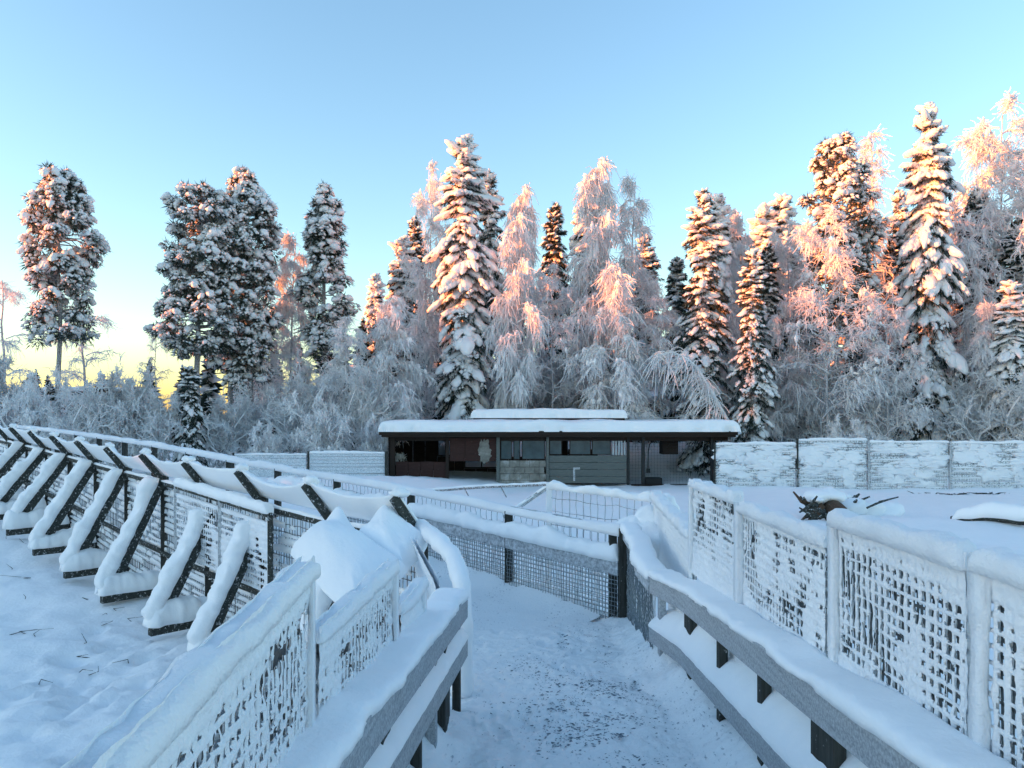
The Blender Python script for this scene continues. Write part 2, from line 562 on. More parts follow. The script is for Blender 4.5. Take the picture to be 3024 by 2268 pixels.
# gritty specks strewn on the path, drawn out to paint crust shadows too
R = rng(4)
mb = MB()
n = 13000
gd = R.uniform(1.6, 8.2, n); u = np.clip(R.normal(.56, .19, n), .1, .92)
keep = fbm(np.stack([u * 4, gd * 2.2], -1), 44, 4) > R.uniform(-.2, .3, n)
gd, u = gd[keep], u[keep]
gx_ = (left_rail_x(gd) - .05) * (1 - u) + (right_rail_x(gd) + .05) * u
p2 = np.stack([gx_, gd], -1)
gz = path_z(gd) + fbm(p2 * 3, 3, 3) * .02 + fbm(p2 * 7, 8, 2) * .016 + fbm(p2 * 17, 4, 3) * .016 + .001
sz = R.uniform(.0018, .0055, len(gd)) * (1 + 1.2 * (R.random(len(gd)) > .88))
ax = np.zeros((len(gd), 3, 3)); an = R.uniform(0, 6.3, len(gd))
an = (an - 3.15) * .3
ax[:, 0, 0] = np.cos(an) * sz * 2.1; ax[:, 0, 1] = np.sin(an) * sz * 2.1
ax[:, 1, 0] = -np.sin(an) * sz; ax[:, 1, 1] = np.cos(an) * sz
ax[:, 2, 2] = sz * .6
blobs(mb, np.stack([gx_, gd, gz], -1), ax, 5, 4, .4, 3)
o = mb.build('grit_shade', M_GRIT_SHADE)
stuff(o); tag(o, 'dark gritty specks and painted crust shadows scattered over the packed snow of the walkway', 'grit_shade')

# ------------------------------------------------------------------ frosted wire mesh
def frost_panel(mb, O, A, B, nrm, res, pu=.05, pv=.05, seed=0, hv=.011, hh=.014, fill=.1, amp=.016, th=.018, border=.03, band=None, ttop=0.0, warp=None, edge_fill=.0):
    """rime-covered mesh sheet: O corner, A along, B up, nrm normal; holes stay open"""
    A = np.asarray(A, float); B = np.asarray(B, float); O = np.asarray(O, float); nrm = norm(nrm)
    la, lb = np.linalg.norm(A), np.linalg.norm(B)
    nu, nv = int(la / res) + 1, int(lb / res) + 1
    u = np.linspace(0, la, nu); v = np.linspace(0, lb, nv)
    U, V = np.meshgrid(u, v, indexing='ij')
    p = np.stack([U, V], -1)
    w1 = fbm(p * 4.1, seed + 1, 3) * .010
    du = np.abs((U + w1) / pu - np.round((U + w1) / pu)) * pu
    dv = np.abs((V - w1 - .004) / pv - np.round((V - w1 - .004) / pv)) * pv
    n1 = fbm(p * 9, seed + 3, 3); n2 = fbm(p * 2.6, seed + 4, 3); n3 = fbm(p * 26, seed + 6, 2)
    Fd = np.maximum(hv + amp * .55 * n1 - du, hh + amp * .8 * n2 + amp * .3 * n1 - dv)
    Fd = Fd + np.clip((n2 + n1 * .5 - fill) * .05, 0, .03) + n3 * .0055
    eb = np.minimum(np.minimum(U, la - U), np.minimum(V, lb - V))
    Fd = np.maximum(Fd, border - eb)
    if band is not None:
        Fd = Fd + np.interp(V / lb, *band)
    T = np.sqrt(np.clip(Fd, 0, .05)) * th * 5 * (1 + .35 * n3) + .001
    T = np.minimum(T, th * 1.8)
    c = .25 * (Fd[:-1, :-1] + Fd[1:, :-1] + Fd[1:, 1:] + Fd[:-1, 1:]) > 0
    P = O + U[..., None] / la * A + V[..., None] / lb * B
    if warp is not None:
        P = P + warp(U / la, V / lb)
    ix = np.arange(nu * nv).reshape(nu, nv)
    q = np.stack([ix[:-1, :-1], ix[1:, :-1], ix[1:, 1:], ix[:-1, 1:]], -1)[c]
    for s in (1, -1):
        W = P + nrm * (T * s)[..., None]
        qq = q if s == 1 else q[:, ::-1]
        used, inv = np.unique(qq, return_inverse=True)
        mb.add(W.reshape(-1, 3)[used], None, inv.reshape(qq.shape))

def wire_grid(mb, O, A, B, pu, pv, r=.003, seed=0, sag=.0, m=0):
    O = np.asarray(O, float); A = np.asarray(A, float); B = np.asarray(B, float)
    la, lb = np.linalg.norm(A), np.linalg.norm(B)
    R_ = rng(seed)
    n = max(2, int(round(la / pu)))
    k = 7
    tt = np.linspace(0, 1, k)
    f = (np.arange(n + 1) / n)
    P = O + f[:, None, None] * A + tt[None, :, None] * B
    nn = norm(np.cross(A, B))
    P = P + nn * (R_.normal(size=(n + 1, k, 1)) * .006) + norm(A) * (R_.normal(size=(n + 1, k, 1)) * pu * .05)
    twigs(mb, P, r * R_.uniform(.8, 1.3, (n + 1, k)), m)
    n2 = max(2, int(round(lb / pv)))
    k = max(8, int(la / .12))
    tt = np.linspace(0, 1, k)
    f = (np.arange(n2 + 1) / n2)
    P = O + f[:, None, None] * B + tt[None, :, None] * A
    P = P + nn * (R_.normal(size=(n2 + 1, k, 1)) * .005) + np.array([0, 0, 1]) * (R_.normal(size=(n2 + 1, k, 1)) * pv * .05)
    twigs(mb, P, r * R_.uniform(.8, 1.4, (n2 + 1, k)), m)

UPV = np.array([0, 0, 1.])
def mesh_panel(name_lbl, cat, a, b, ztop, zbot, res, seed, nsign, cap_h=.07, cap_w=.045, post_far=True, fill=.12, group=None, band=None, hv=.012, hh=.015, postw=.05, low=None):
    """upright frosted panel from a(x,y) to b(x,y); b is the far end"""
    a = np.array(a, float); b = np.array(b, float)
    A = np.append(b - a, 0); L = np.linalg.norm(A)
    nr = norm(np.cross(A, UPV)) * nsign
    t_ = thing('mesh_fence_panel', name_lbl, cat, (b[0], b[1], zbot), group)
    O = np.array([a[0], a[1], zbot])
    m_ = MB()
    frost_panel(m_, O, A, UPV * (ztop - zbot), nr, res, seed=seed, fill=fill, band=band, hv=hv, hh=hh)
    stuff(m_.build('rime', M_FROST, t_, True))
    m_ = MB()
    wire_grid(m_, O + nr * -.03 + norm(A) * .025 + UPV * .03, A * (1 - .06 / L), UPV * (ztop - zbot - .10), .025, .05, .0065, seed + 9)  # added dark layer behind the rime, standing in for shade in its holes
    stuff(m_.build('wire_mesh', M_DWIRE, t_))
    m_ = MB()
    snow_strip(m_, [O + UPV * (ztop - zbot - .03), O + A + UPV * (ztop - zbot - .03)], cap_w, cap_h, seed, .018, rough=.45, lump=7, drop=.03, taper=.05)
    m_.build('snow_cap', M_FROST, t_, True)
    if post_far:
        m_ = MB()
        P = O + A * (1 - .5 * postw / L)
        snow_strip(m_, [P - UPV * (low or .25), P + UPV * (ztop - zbot)], postw * .62, postw * .5, seed + 4, .018, up=tuple(-nr), rough=.8, lump=9, drop=postw * .5, taper=.03)
        m_.build('frosted_post', M_FROST, t_, True)
    return t_

# right hand panels, standing just outside the railing and stepping down with it
GP = 'frosted mesh panels along the walkway'
band1 = ([0, .12, .8, 1], [.012, .0, .0, .016])
mesh_panel('large rime-covered mesh panel with open dark slots, right of the walkway', 'fence panel', (1.505, 2.42), (1.50, 3.44), EYE - .45, EYE - 1.14, .006, 11, -1, .085, .05, fill=.34, band=([0, .1, .74, .9, 1], [.014, .0, .0, .018, .03]), hv=.0085, hh=.0055, group=GP, postw=.06, low=.15)
mesh_panel('rime-covered mesh panel cut by the right edge of the picture', 'fence panel', (1.54, 1.2), (1.505, 2.38), EYE - .44, EYE - 1.13, .006, 17, -1, .085, .05, fill=.0, band=([0, .1, .7, .9, 1], [.016, .003, .002, .02, .03]), hv=.0095, hh=.009, group=GP, postw=.065, low=.15)
mesh_panel('second rime-covered mesh panel on the right, level with the one behind it', 'fence panel', (1.50, 3.50), (1.50, 4.86), EYE - .57, EYE - 1.26, .007, 23, -1, .07, .045, fill=.2, band=([0, .18, .5, .85, 1], [.03, .0, -.002, .0, .03]), hv=.0085, hh=.007, group=GP, postw=.08, low=.1)
mesh_panel('third rime-covered mesh panel on the right with the free upright end', 'fence panel', (1.50, 4.90), (1.50, 6.16), EYE - .53, EYE - 1.30, .0085, 37, -1, .08, .05, fill=.15, band=([0, .3, .6, .9, 1], [.03, .004, -.001, -.002, .02]), hv=.008, hh=.011, group=GP, postw=.06, low=.1)
mesh_panel('low snow-choked mesh panel at the bend, beyond the third panel', 'fence panel', (1.52, 6.20), (1.78, 9.2), EYE - .98, EYE - 1.75, .012, 41, -1, .10, .07, fill=-.35, band=([0, .3, .8, 1], [.03, .008, .004, .03]), group=GP, postw=.06, low=.3)
# left hand panels
mesh_panel('large rime-covered mesh panel at the lower left edge of the picture', 'fence panel', (-.575, .62), (-.707, 2.564), EYE - .487, EYE - 1.13, .0068, 51, 1, .05, .05, fill=.30, band=([0, .1, .72, .84, 1], [.002, -.001, -.001, .015, .035]), hv=.0088, hh=.0095, group=GP, postw=.05, low=.06)
mesh_panel('middle rime-covered mesh panel on the left, with dark upright slots', 'fence panel', (-.692, 2.58), (-.61, 3.80), EYE - .739, EYE - 1.22, .006, 63, 1, .055, .045, fill=.1, band=([0, .25, .6, .78, 1], [.03, .002, -.003, .01, .03]), hv=.010, hh=.004, group=GP, postw=.06, low=.05)
mesh_panel('small snow-filled mesh panel at the far end of the left railing', 'fence panel', (-.60, 3.86), (-.555, 4.55), EYE - .985, EYE - 1.30, .009, 77, 1, .05, .05, fill=-.3, band=([0, .4, .8, 1], [.03, .01, .008, .03]), group=GP, postw=.06, low=.05)

# ------------------------------------------------------------------ railings beside the path
def railing(label, xfun, d0, d1, side, low_off, posts, seed, poly=None):
    """side=+1 right rail (outside is +x)"""
    d = np.arange(d0, d1 + .01, .12)
    x = xfun(d)
    t_ = thing('railing', label, 'railing', (float(xfun(d1)), d1, path_z(d1)), 'walkway railings')
    top = np.stack([x, d, rail_z(d)], 1)
    h1, h2 = .165, .135
    m_ = MB(); plank_path(m_, top - UPV * h1 / 2, .045, h1)
    p1 = m_.build('top_plank', M_PLANKY, t_)
    m_ = MB(); snow_strip(m_, top + np.array([side * .085, 0, 0]), .122, .056, seed, .02, rough=.5, lump=3.5, drop=.015, taper=.03, M=15, flat=.5)
    m_.build('snow', M_SNOW, p1, True)
    low = top - UPV * low_off
    m_ = MB(); plank_path(m_, low - UPV * h2 / 2, .045, h2)
    p2 = m_.build('lower_plank', M_PLANKY, t_)
    # snow wedge banked on the lower plank against the mesh outside
    Pq, s = resample(low, .022)
    n_ = len(Pq)
    ww = .22 + .03 * fbm(np.stack([s * 3, s * 0], -1), seed + 3, 2)
    hh_ = np.clip(.20 + .10 * fbm(np.stack([s * 1.7, s * 0 + 4], -1), seed + 4, 3), .06, .3) * min(1, low_off / .42)
    k = 15
    q = np.linspace(0, 1, k)
    prof_s = -.03 + q[None] * ww[:, None]
    prof_u = np.sin(q * np.pi / 2)[None] ** .8 * hh_[:, None] + fbm(np.stack([np.repeat(s[:, None] * 9, k, 1), np.repeat(q[None] * 2, n_, 0)], -1), seed + 6, 3) * .016 + .012
    bot = np.stack([np.array([.19, -.03]) * np.ones((n_, 2)) * np.array([1, 1])], 1)
    b1 = np.stack([prof_s[:, -1], np.full(n_, -.14)], -1)[:, None]
    b0 = np.stack([np.full(n_, -.018), np.full(n_, -.02)], -1)[:, None]
    prof = np.concatenate([b0, np.stack([prof_s, prof_u], -1), b1], 1)
    if side > 0:
        prof = prof[:, ::-1]
    else:
        prof = prof.copy()
    S = np.tile([side, 0, 0.], (n_, 1))
    m_ = MB(); sweep(m_, Pq, S, np.tile(UPV, (n_, 1)), prof)
    m_.build('snow', M_SNOW, p2, True)
    for k_, (pd, w, dark) in enumerate(posts):
        px_ = float(xfun(pd)) + side * (.045 / 2 + .03)
        m_ = MB()
        beam(m_, (px_, pd, path_z(pd) - .45), (px_, pd, rail_z(pd) - .015), .055, w, (0, 1, 0))
        m_.build('post', M_POST if dark else M_PLANKY, t_)
    # frosted mesh below the rails
    m_ = MB()
    a = np.array([float(xfun(d0)) + side * .19, d0, path_z(d0) - .35]); b = np.array([float(xfun(d1)) + side * .19, d1, path_z(d1) - .35])
    frost_panel(m_, a, b - a, UPV * .95, norm(np.cross(b - a, UPV)) * -side, .016, seed=seed + 8, fill=-.1, hv=.010, hh=.013)
    stuff(m_.build('wire_mesh', M_FROST, t_, True))
    return t_
railing('long grey plank railing with snowy top on the right of the path', right_rail_x, .9, 6.5, 1, .45,
        [(1.45, .10, 1), (2.3, .10, 1), (3.15, .24, 1), (3.95, .08, 1), (4.75, .08, 1), (5.6, .2, 1), (6.3, .10, 0)], 201)
railing('short grey plank railing with snowy top on the left of the path', left_rail_x, .9, 5.45, -1, .31,
        [(1.5, .10, 0), (2.3, .10, 1), (2.75, .10, 0), (3.2, .30, 1), (3.9, .08, 1), (4.35, .10, 0), (4.75, .34, 1), (5.3, .12, 1)], 305)

# corner post, the rail down to it and the far railing of the left walkway
def Cpt(t_, z):
    p = C0 + ADn * t_
    return np.array([p[0], p[1], z])
def railC(t_):
    return EYE - np.interp(t_, [-1.3, 2.37, 8.24, 12.7, 19.8, 26], [1.28, 1.09, .87, .66, .46, .35])
TC = -1.29
far = thing('railing', 'long railing across the far side of the bend with thick white top rail', 'railing', Cpt(TC, .8), 'walkway railings')
m_ = MB()
tt = np.arange(TC, 26, .4)
P = np.array([Cpt(x, railC(x) - .06) for x in tt])
plank_path(m_, P, .06, .10)
tr = m_.build('top_rail', M_PLANK, far)
m_ = MB()
snow_strip(m_, P + UPV * .0, .07, .12, 61, .035, rough=.22, lump=2.2, drop=.055, taper=.05, flat=.7)
m_.build('snow', M_FROST, tr, True)
m_ = MB()
tl = np.arange(TC + .04, 7, .3)
Pm = np.array([Cpt(x, railC(x) - .48) for x in tl]) + np.append(OUT, 0) * .05
plank_path(m_, Pm, .045, .17)
mp_ = m_.build('middle_plank', M_PLANK, far)
m_ = MB()
snow_strip(m_, Pm + UPV * .08 - np.append(OUT, 0) * .04, .10, .19, 62, .03, rough=.5, lump=2.5, drop=.01, taper=.08, flat=.7)
m_.build('snow', M_SNOW, mp_, True)
for k, x in enumerate([.55, 2.6, 4.6, 6.6, 8.6, 10.6, 12.6, 14.6, 16.6, 18.6, 20.6]):
    m_ = MB(); z = railC(x)
    beam(m_, Cpt(x, z - 1.4), Cpt(x, z - .08), .11, .11)
    m_.build('post', M_POST, far)
m_ = MB()
beam(m_, Cpt(TC, .45), Cpt(TC, railC(TC) - .02), .13, .13)
beam(m_, Cpt(TC + .16, .45), Cpt(TC + .16, railC(TC) - .1), .09, .09)
m_.build('corner_post', M_POST, far)
m_ = MB()
a, b = Cpt(TC + .05, railC(TC) - .42), Cpt(5.5, railC(5.5) - .42)
wire_grid(m_, a, b - a, UPV * .36, .105, .15, .0035, 3)
stuff(m_.build('wire_mesh', M_WIRE, far))
m_ = MB()
a, b = Cpt(TC + .05, railC(TC) - 1.12), Cpt(5.0, railC(5.0) - 1.12)
wire_grid(m_, a + np.append(OUT, 0) * .06, b - a, UPV * .60, .042, .05, .0038, 4)
wire_grid(m_, a + np.append(OUT, 0) * -.05, b - a, UPV * .60, .05, .06, .0115, 5, m=1)
stuff(m_.build('wire_mesh', [M_WIRE, M_FROST], far))
# fine mesh just right of the corner post, rail from corner to right hand railing
m_ = MB()
c = Cpt(TC, railC(TC)); e = np.array([1.20, 6.5, rail_z(6.5)])
wire_grid(m_, np.array([c[0] + .03, c[1], c[2] - 1.05]), e - c, UPV * .95, .045, .05, .0045, 9, m=0)
wire_grid(m_, np.array([c[0] + .06, c[1], c[2] - 1.05]), e - c, UPV * .95, .09, .05, .007, 19, m=1)
stuff(m_.build('wire_mesh', [M_WIRE, M_FROST], far))
m_ = MB()
Pc = np.array([c, c * .6 + e * .4 + np.array([.02, 0, -.0]), c * .25 + e * .75 + np.array([-.03, 0, -.02]), e + np.array([.0, -.1, -.01])])
plank_path(m_, Pc - UPV * .07, .05, .14)
cr = m_.build('corner_rail', M_PLANK, far)
m_ = MB()
snow_strip(m_, Pc + np.array([.06, 0, -.01]), .115, .10, 66, .03, rough=.35, lump=3, drop=.02, taper=.05)
m_.build('snow', M_SNOW, cr, True)

# mesh panel standing outside the bend, behind the far railing
bp = thing('mesh_fence_panel', 'wire panel topped with snow lumps standing behind the bend railing', 'fence panel', (.51, 10.2, 0), GP)
a = np.array([.51, 10.2, EYE - .93]); b = np.array([1.86, 9.45, EYE - 1.03])
m_ = MB()
wire_grid(m_, a - UPV * .75, b - a, UPV * .72, .10, .17, .006, 12)
wire_grid(m_, a - UPV * .75 + np.array([.0, -.02, .0]), b - a, UPV * .72, .10, .17, .0022, 12, m=1)
stuff(m_.build('wire_mesh', [M_FROST, M_DWIRE], bp))
m_ = MB()
snow_strip(m_, [a - UPV * .04, b - UPV * .04], .06, .11, 71, .025, rough=.8, lump=4.5, drop=.05, taper=.08)
m_.build('snow_cap', M_SNOW, bp, True)
m_ = MB()
beam(m_, a - UPV * 1.5, a, .08, .08)
m_.build('post', M_FROST, bp)
m_ = MB()
beam(m_, a - UPV * .05, a + np.array([-.62, .1, -.5]), .05, .06)
m_.build('brace', M_PLANK, bp)
m_ = MB()
snow_strip(m_, [a + np.array([0, 0, -.02]), a + np.array([-.62, .1, -.47])], .03, .035, 73, .02, rough=.5)
m_.build('snow', M_SNOW, bp, True)
m_ = MB()
# heavy snow heap where the panel meets the right hand fence
C_ = np.array([[1.95, 9.3, EYE - 1.22], [1.75, 9.3, EYE - 1.35], [1.7, 8.9, EYE - 1.5], [1.55, 9.3, EYE - 1.42], [2.1, 9.1, EYE - 1.5]])
ax = np.array([np.diag(s) for s in ([.14, .14, .22], [.22, .2, .2], [.2, .35, .22], [.25, .2, .14], [.3, .3, .3])])
blobs(m_, C_, ax, 3, 3, .25, 2)
m_.build('snow_heap', M_SNOW, bp, True)

# ------------------------------------------------------------------ overhang fence on the left
def A3(i, z, out=0.0):
    p = A0 + AD * i + OUT * out
    return np.array([p[0], p[1], z])
OUT3 = np.append(OUT, 0)
ov = thing('overhang_fence', 'long enclosure fence with snow-laden netting on outward-leaning arms, running off left', 'fence', A3(0, 0))
NI = 12
AO, AU = .36, .42
for i in range(NI):
    m_ = MB()
    zr = railA(i)
    beam(m_, A3(i, baseA(i) - .2, 0), A3(i, zr, 0), .10, .10)
    m_.build('post', M_POST, ov)
    m_ = MB()
    a, b = A3(i, zr - .05, .0), A3(i, zr + AU, AO)
    beam(m_, a + OUT3 * .035 - UPV * .035, b + OUT3 * .035 - UPV * .035, .055, .10, tuple(norm(OUT3 * -.75 + UPV * .6)))
    am = m_.build('arm', M_DARK, ov)
    m_ = MB()
    C_ = [b + UPV * .03 + ADn[0] * 0]
    blobs(m_, [b + UPV * .01 - OUT3 * .04], [np.stack([np.append(ADn, 0) * .11, OUT3 * .085, UPV * .055])], i, 2, .5, 2)
    m_.build('snow', M_SNOW, am, True)
# rail along the post tops
for i in range(NI - 1):
    m_ = MB()
    beam(m_, A3(i, railA(i) - .12, .06), A3(i + 1, railA(i + 1) - .12, .06), .05, .09)
    rl = m_.build('rail', M_DARK, ov)
    m_ = MB()
    snow_strip(m_, [A3(i, railA(i) - .07, .06), A3(i + 1, railA(i + 1) - .07, .06)], .035, .04, 80 + i, .05, rough=.5)
    m_.build('snow', M_SNOW, rl, True)
    # netting with clinging snow, sagging between the arms
    nu, nv = 40, 16
    u = np.linspace(0, 1, nu)[:, None]; v = np.linspace(0, 1, nv)[None]
    sag = .10 + .05 * math.sin(i * 2.1)
    top = AU * v - 4 * u * (1 - u) * sag * v ** 1.5
    outw = AO * v + 4 * u * (1 - u) * .05 * v * (1 - v) * 4
    base_z = railA(i) * (1 - u) + railA(i + 1) * u
    Px = A0[0] + AD[0] * (i + u) + OUT[0] * outw
    Py = A0[1] + AD[1] * (i + u) + OUT[1] * outw
    Pz = base_z + top
    P = np.stack([Px + 0 * Pz, Py + 0 * Pz, Pz], -1)
    nz = fbm(P[..., :3] * 5, 90 + i, 3)
    nn = norm(-OUT3 * AU + UPV * AO)
    thick = np.where((v > .01) & (v < .99), 1, .3) * np.ones_like(u) * (.018 + .03 * v)
    m_ = MB()
    ix = np.arange(nu * nv).reshape(nu, nv)
    q = np.stack([ix[:-1, :-1], ix[1:, :-1], ix[1:, 1:], ix[:-1, 1:]], -1).reshape(-1, 4)
    Va = P + nn * (thick * (1 + 1.2 * nz))[..., None]
    Vb = P - nn * (.006 + .006 * nz)[..., None]
    edge = np.concatenate([ix[:, 0], ix[-1, 1:], ix[::-1, -1][1:], ix[0, ::-1][1:]])
    e2 = np.stack([edge[:-1], edge[1:], edge[1:] + nu * nv, edge[:-1] + nu * nv], -1)
    m_.add(np.concatenate([Va.reshape(-1, 3), Vb.reshape(-1, 3)]), None, np.concatenate([q[:, ::-1], q + nu * nv, e2]))
    m_.build('netting', M_SNOW, ov, True)
    # mesh below the rail: wires carrying strips of snow
    m_ = MB()
    a = A3(i, baseA(i) - .1, .0); b = A3(i + 1, baseA(i + 1) - .1, .0)
    H_ = railA(i) - .15 - a[2]
    wire_grid(m_, a, b - a, UPV * H_, .07, .11, .0045, 100 + i)
    wire_grid(m_, a - OUT3 * .02 + norm(b - a) * .03, b - a, UPV * H_, .07, .11, .009, 140 + i, m=1)
    stuff(m_.build('wire_mesh', [M_DWIRE, M_FROST], ov))
    m_ = MB()
    R_ = rng(400 + i)
    for z in np.arange(.06, H_ - .1, .11):
        x = 0.0
        while x < 1:
            ln = R_.uniform(.08, .45)
            if R_.random() < .88:
                x1 = min(1, x + ln)
                pa = a + (b - a) * x + UPV * z; pb = a + (b - a) * x1 + UPV * z
                snow_strip(m_, [pa, pb], .026, .078 * R_.uniform(.5, 1.25), int(R_.integers(999)), .06, rough=.5, M=6, taper=.05)
            x += ln + R_.uniform(.0, .08)
    stuff(m_.build('wire_snow', M_SNOW, ov, True))
    # knee rail
    m_ = MB()
    zk = (.62 * a[2] + .38 * railA(i))
    beam(m_, A3(i, zk, .06), A3(i + 1, zk + (baseA(i + 1) - baseA(i)) * .6, .06), .04, .08)
    m_.build('rail', M_DARK, ov)

ORD = ['first', 'second', 'third', 'fourth', 'fifth', 'sixth', 'seventh', 'eighth', 'ninth', 'tenth', 'eleventh']
def bracket(i, label, w=None, ztop=None, bx=None):
    w = w or np.interp(i, [2, 4, 7, 10], [.92, .95, 1.15, 1.25])
    zb = baseA(i) + .06
    zt = ztop or railA(i) - .08
    t_ = thing('brace_bracket', label, 'brace', A3(i, zb - .05, w), 'snow-covered braces of the overhang fence')
    m_ = MB()
    a, b = A3(i, zb, w + .06), A3(i, zb, .05)
    beam(m_, a, b, .13, .17)
    o1 = m_.build('outrigger_beam', M_DARK, t_)
    m_ = MB()
    snow_strip(m_, [a + UPV * .08 + OUT3 * .06, b + UPV * .08], .19, .30, 500 + i, .025, rough=.42, lump=3.5, drop=.02, taper=.13)
    m_.build('snow', M_SNOW, o1, True)
    m_ = MB()
    c, d = A3(i, zb + .05, w - .03), A3(i, zt, .07)
    beam(m_, c, d, .10, .20)
    o2 = m_.build('diagonal_beam', M_DARK, t_)
    m_ = MB()
    nrm = norm(OUT3 * (d[2] - c[2]) + UPV * w)
    snow_strip(m_, [c + nrm * .085 + UPV * .02, d + nrm * .085], .15, .175, 530 + i, .025, up=tuple(nrm), rough=.48, lump=4.0, drop=.02, taper=.14)
    m_.build('snow', M_SNOW, o2, True)
    return t_
names = {2: 'nearest fully seen snow-covered brace, its foot hidden behind the left mesh panel',
         3: 'snow-covered brace with the longest dark beam end, left of the nearest one',
         4: 'snow-covered brace, third from the near end of the overhang fence',
         5: 'snow-covered brace, fourth from the near end of the overhang fence',
         6: 'snow-covered brace, fifth from the near end of the overhang fence',
         7: 'snow-covered brace, sixth from the near end of the overhang fence',
         8: 'snow-covered brace cut by the left edge of the picture',
         9: 'snow-covered brace partly out of view at the left edge, behind the others'}
for i in names:
    bracket(2.85 if i == 3 else i, names[i], ztop=railA(i) - (.36 if i in (2, 3) else .06))
bracket(.75, 'dark brace under the big snow heap, seen between the two left mesh panels', w=.75, ztop=1.75)

# board with icicle fringe in front of the overhang fence
ib = thing('mesh_fence_panel', 'mesh panel with icicle-fringed top board standing in front of the overhang fence', 'fence panel', A3(1.75, 0, .28), GP)
a, b = A3(3.35, EYE - 1.15, .26), A3(1.62, EYE - 1.33, .26)
m_ = MB(); beam(m_, a, b, .05, .07); bo = m_.build('top_board', M_DARK, ib)
m_ = MB(); snow_strip(m_, [a + UPV * .03, b + UPV * .03], .075, .13, 90, .03, rough=.4, lump=3, drop=.01); m_.build('snow', M_SNOW, bo, True)
m_ = MB()
R_ = rng(77); n = 110
f = R_.random(n)
base = a + (b - a) * f[:, None] - UPV * .03
L_ = R_.uniform(.03, .13, n)
P = base[:, None] + np.array([0, 0, -1.])[None, None] * (L_[:, None, None] * np.linspace(0, 1, 4)[None, :, None]) + R_.normal(size=(n, 1, 3)) * .008
twigs(m_, P, .006 * np.array([1, .8, .55, .1])[None] * np.ones((n, 1)))
stuff(m_.build('icicle_fringe', M_FROST, ib))
for f_ in (0, .52, 1):
    m_ = MB(); p = a + (b - a) * f_; beam(m_, p - UPV * 1.0, p, .06, .06); m_.build('post', M_PLANK if f_ < 1 else M_DARK, ib)
m_ = MB()
frost_panel(m_, b - UPV * 1.05, (a - b), UPV * .95, -OUT3, .014, pu=.07, pv=.09, seed=88, hv=.010, hh=.022, fill=-.05, amp=.03)
stuff(m_.build('wire_mesh', M_FROST, ib, True))

# frosted end piece of the overhang fence running down to the left railing
ep = thing('end_panel', 'leaning rime-covered mesh panel and curved snowy end post by the left railing', 'fence panel', (-.42, 5.8, path_z(5.8)), GP)
m_ = MB()
P = np.array([A3(0, railA(0) + .02, .02), [-.72, 7.2, 2.02], [-.50, 6.5, 1.98], [-.40, 6.05, 1.86], [-.375, 5.85, 1.66], [-.37, 5.78, 1.40], [-.38, 5.75, 1.05]])
Pr_, _ = resample(P, .05)
tube(m_, Pr_, .045, 8)
cp = m_.build('end_post', M_PLANK, ep, True)
m_ = MB()
k = fbm(np.arange(len(Pr_))[:, None] * np.array([[.35, .1]]), 3, 2)
tube(m_, Pr_ + np.array([-.012, 0, .02]), .082 * (1 + .25 * k), 10)
m_.build('snow', M_SNOW, cp, True)
m_ = MB()
a = np.array([-.50, 6.2, 1.28]); b = np.array([-1.0, 8.0, 1.45])
frost_panel(m_, a, b - a, UPV * .62 + OUT3 * .18, norm(np.cross(b - a, UPV)), .012, pu=.055, pv=.16, seed=93, hv=.012, hh=.012, fill=-.2, band=([0, .2, .45, .7, 1], [.03, .0, .0, .012, .04]))
stuff(m_.build('wire_mesh', M_FROST, ep, True))
m_ = MB(); beam(m_, (-.47, 5.95, .55), (-.47, 5.95, 1.85), .16, .05); m_.build('post', M_POST, ep)

def remesh_obj(o, vox, it=6):
    r = o.modifiers.new('remesh', 'REMESH'); r.mode = 'VOXEL'; r.voxel_size = vox; r.use_smooth_shade = True
    s = o.modifiers.new('smooth', 'SMOOTH'); s.factor = .6; s.iterations = it
    return o
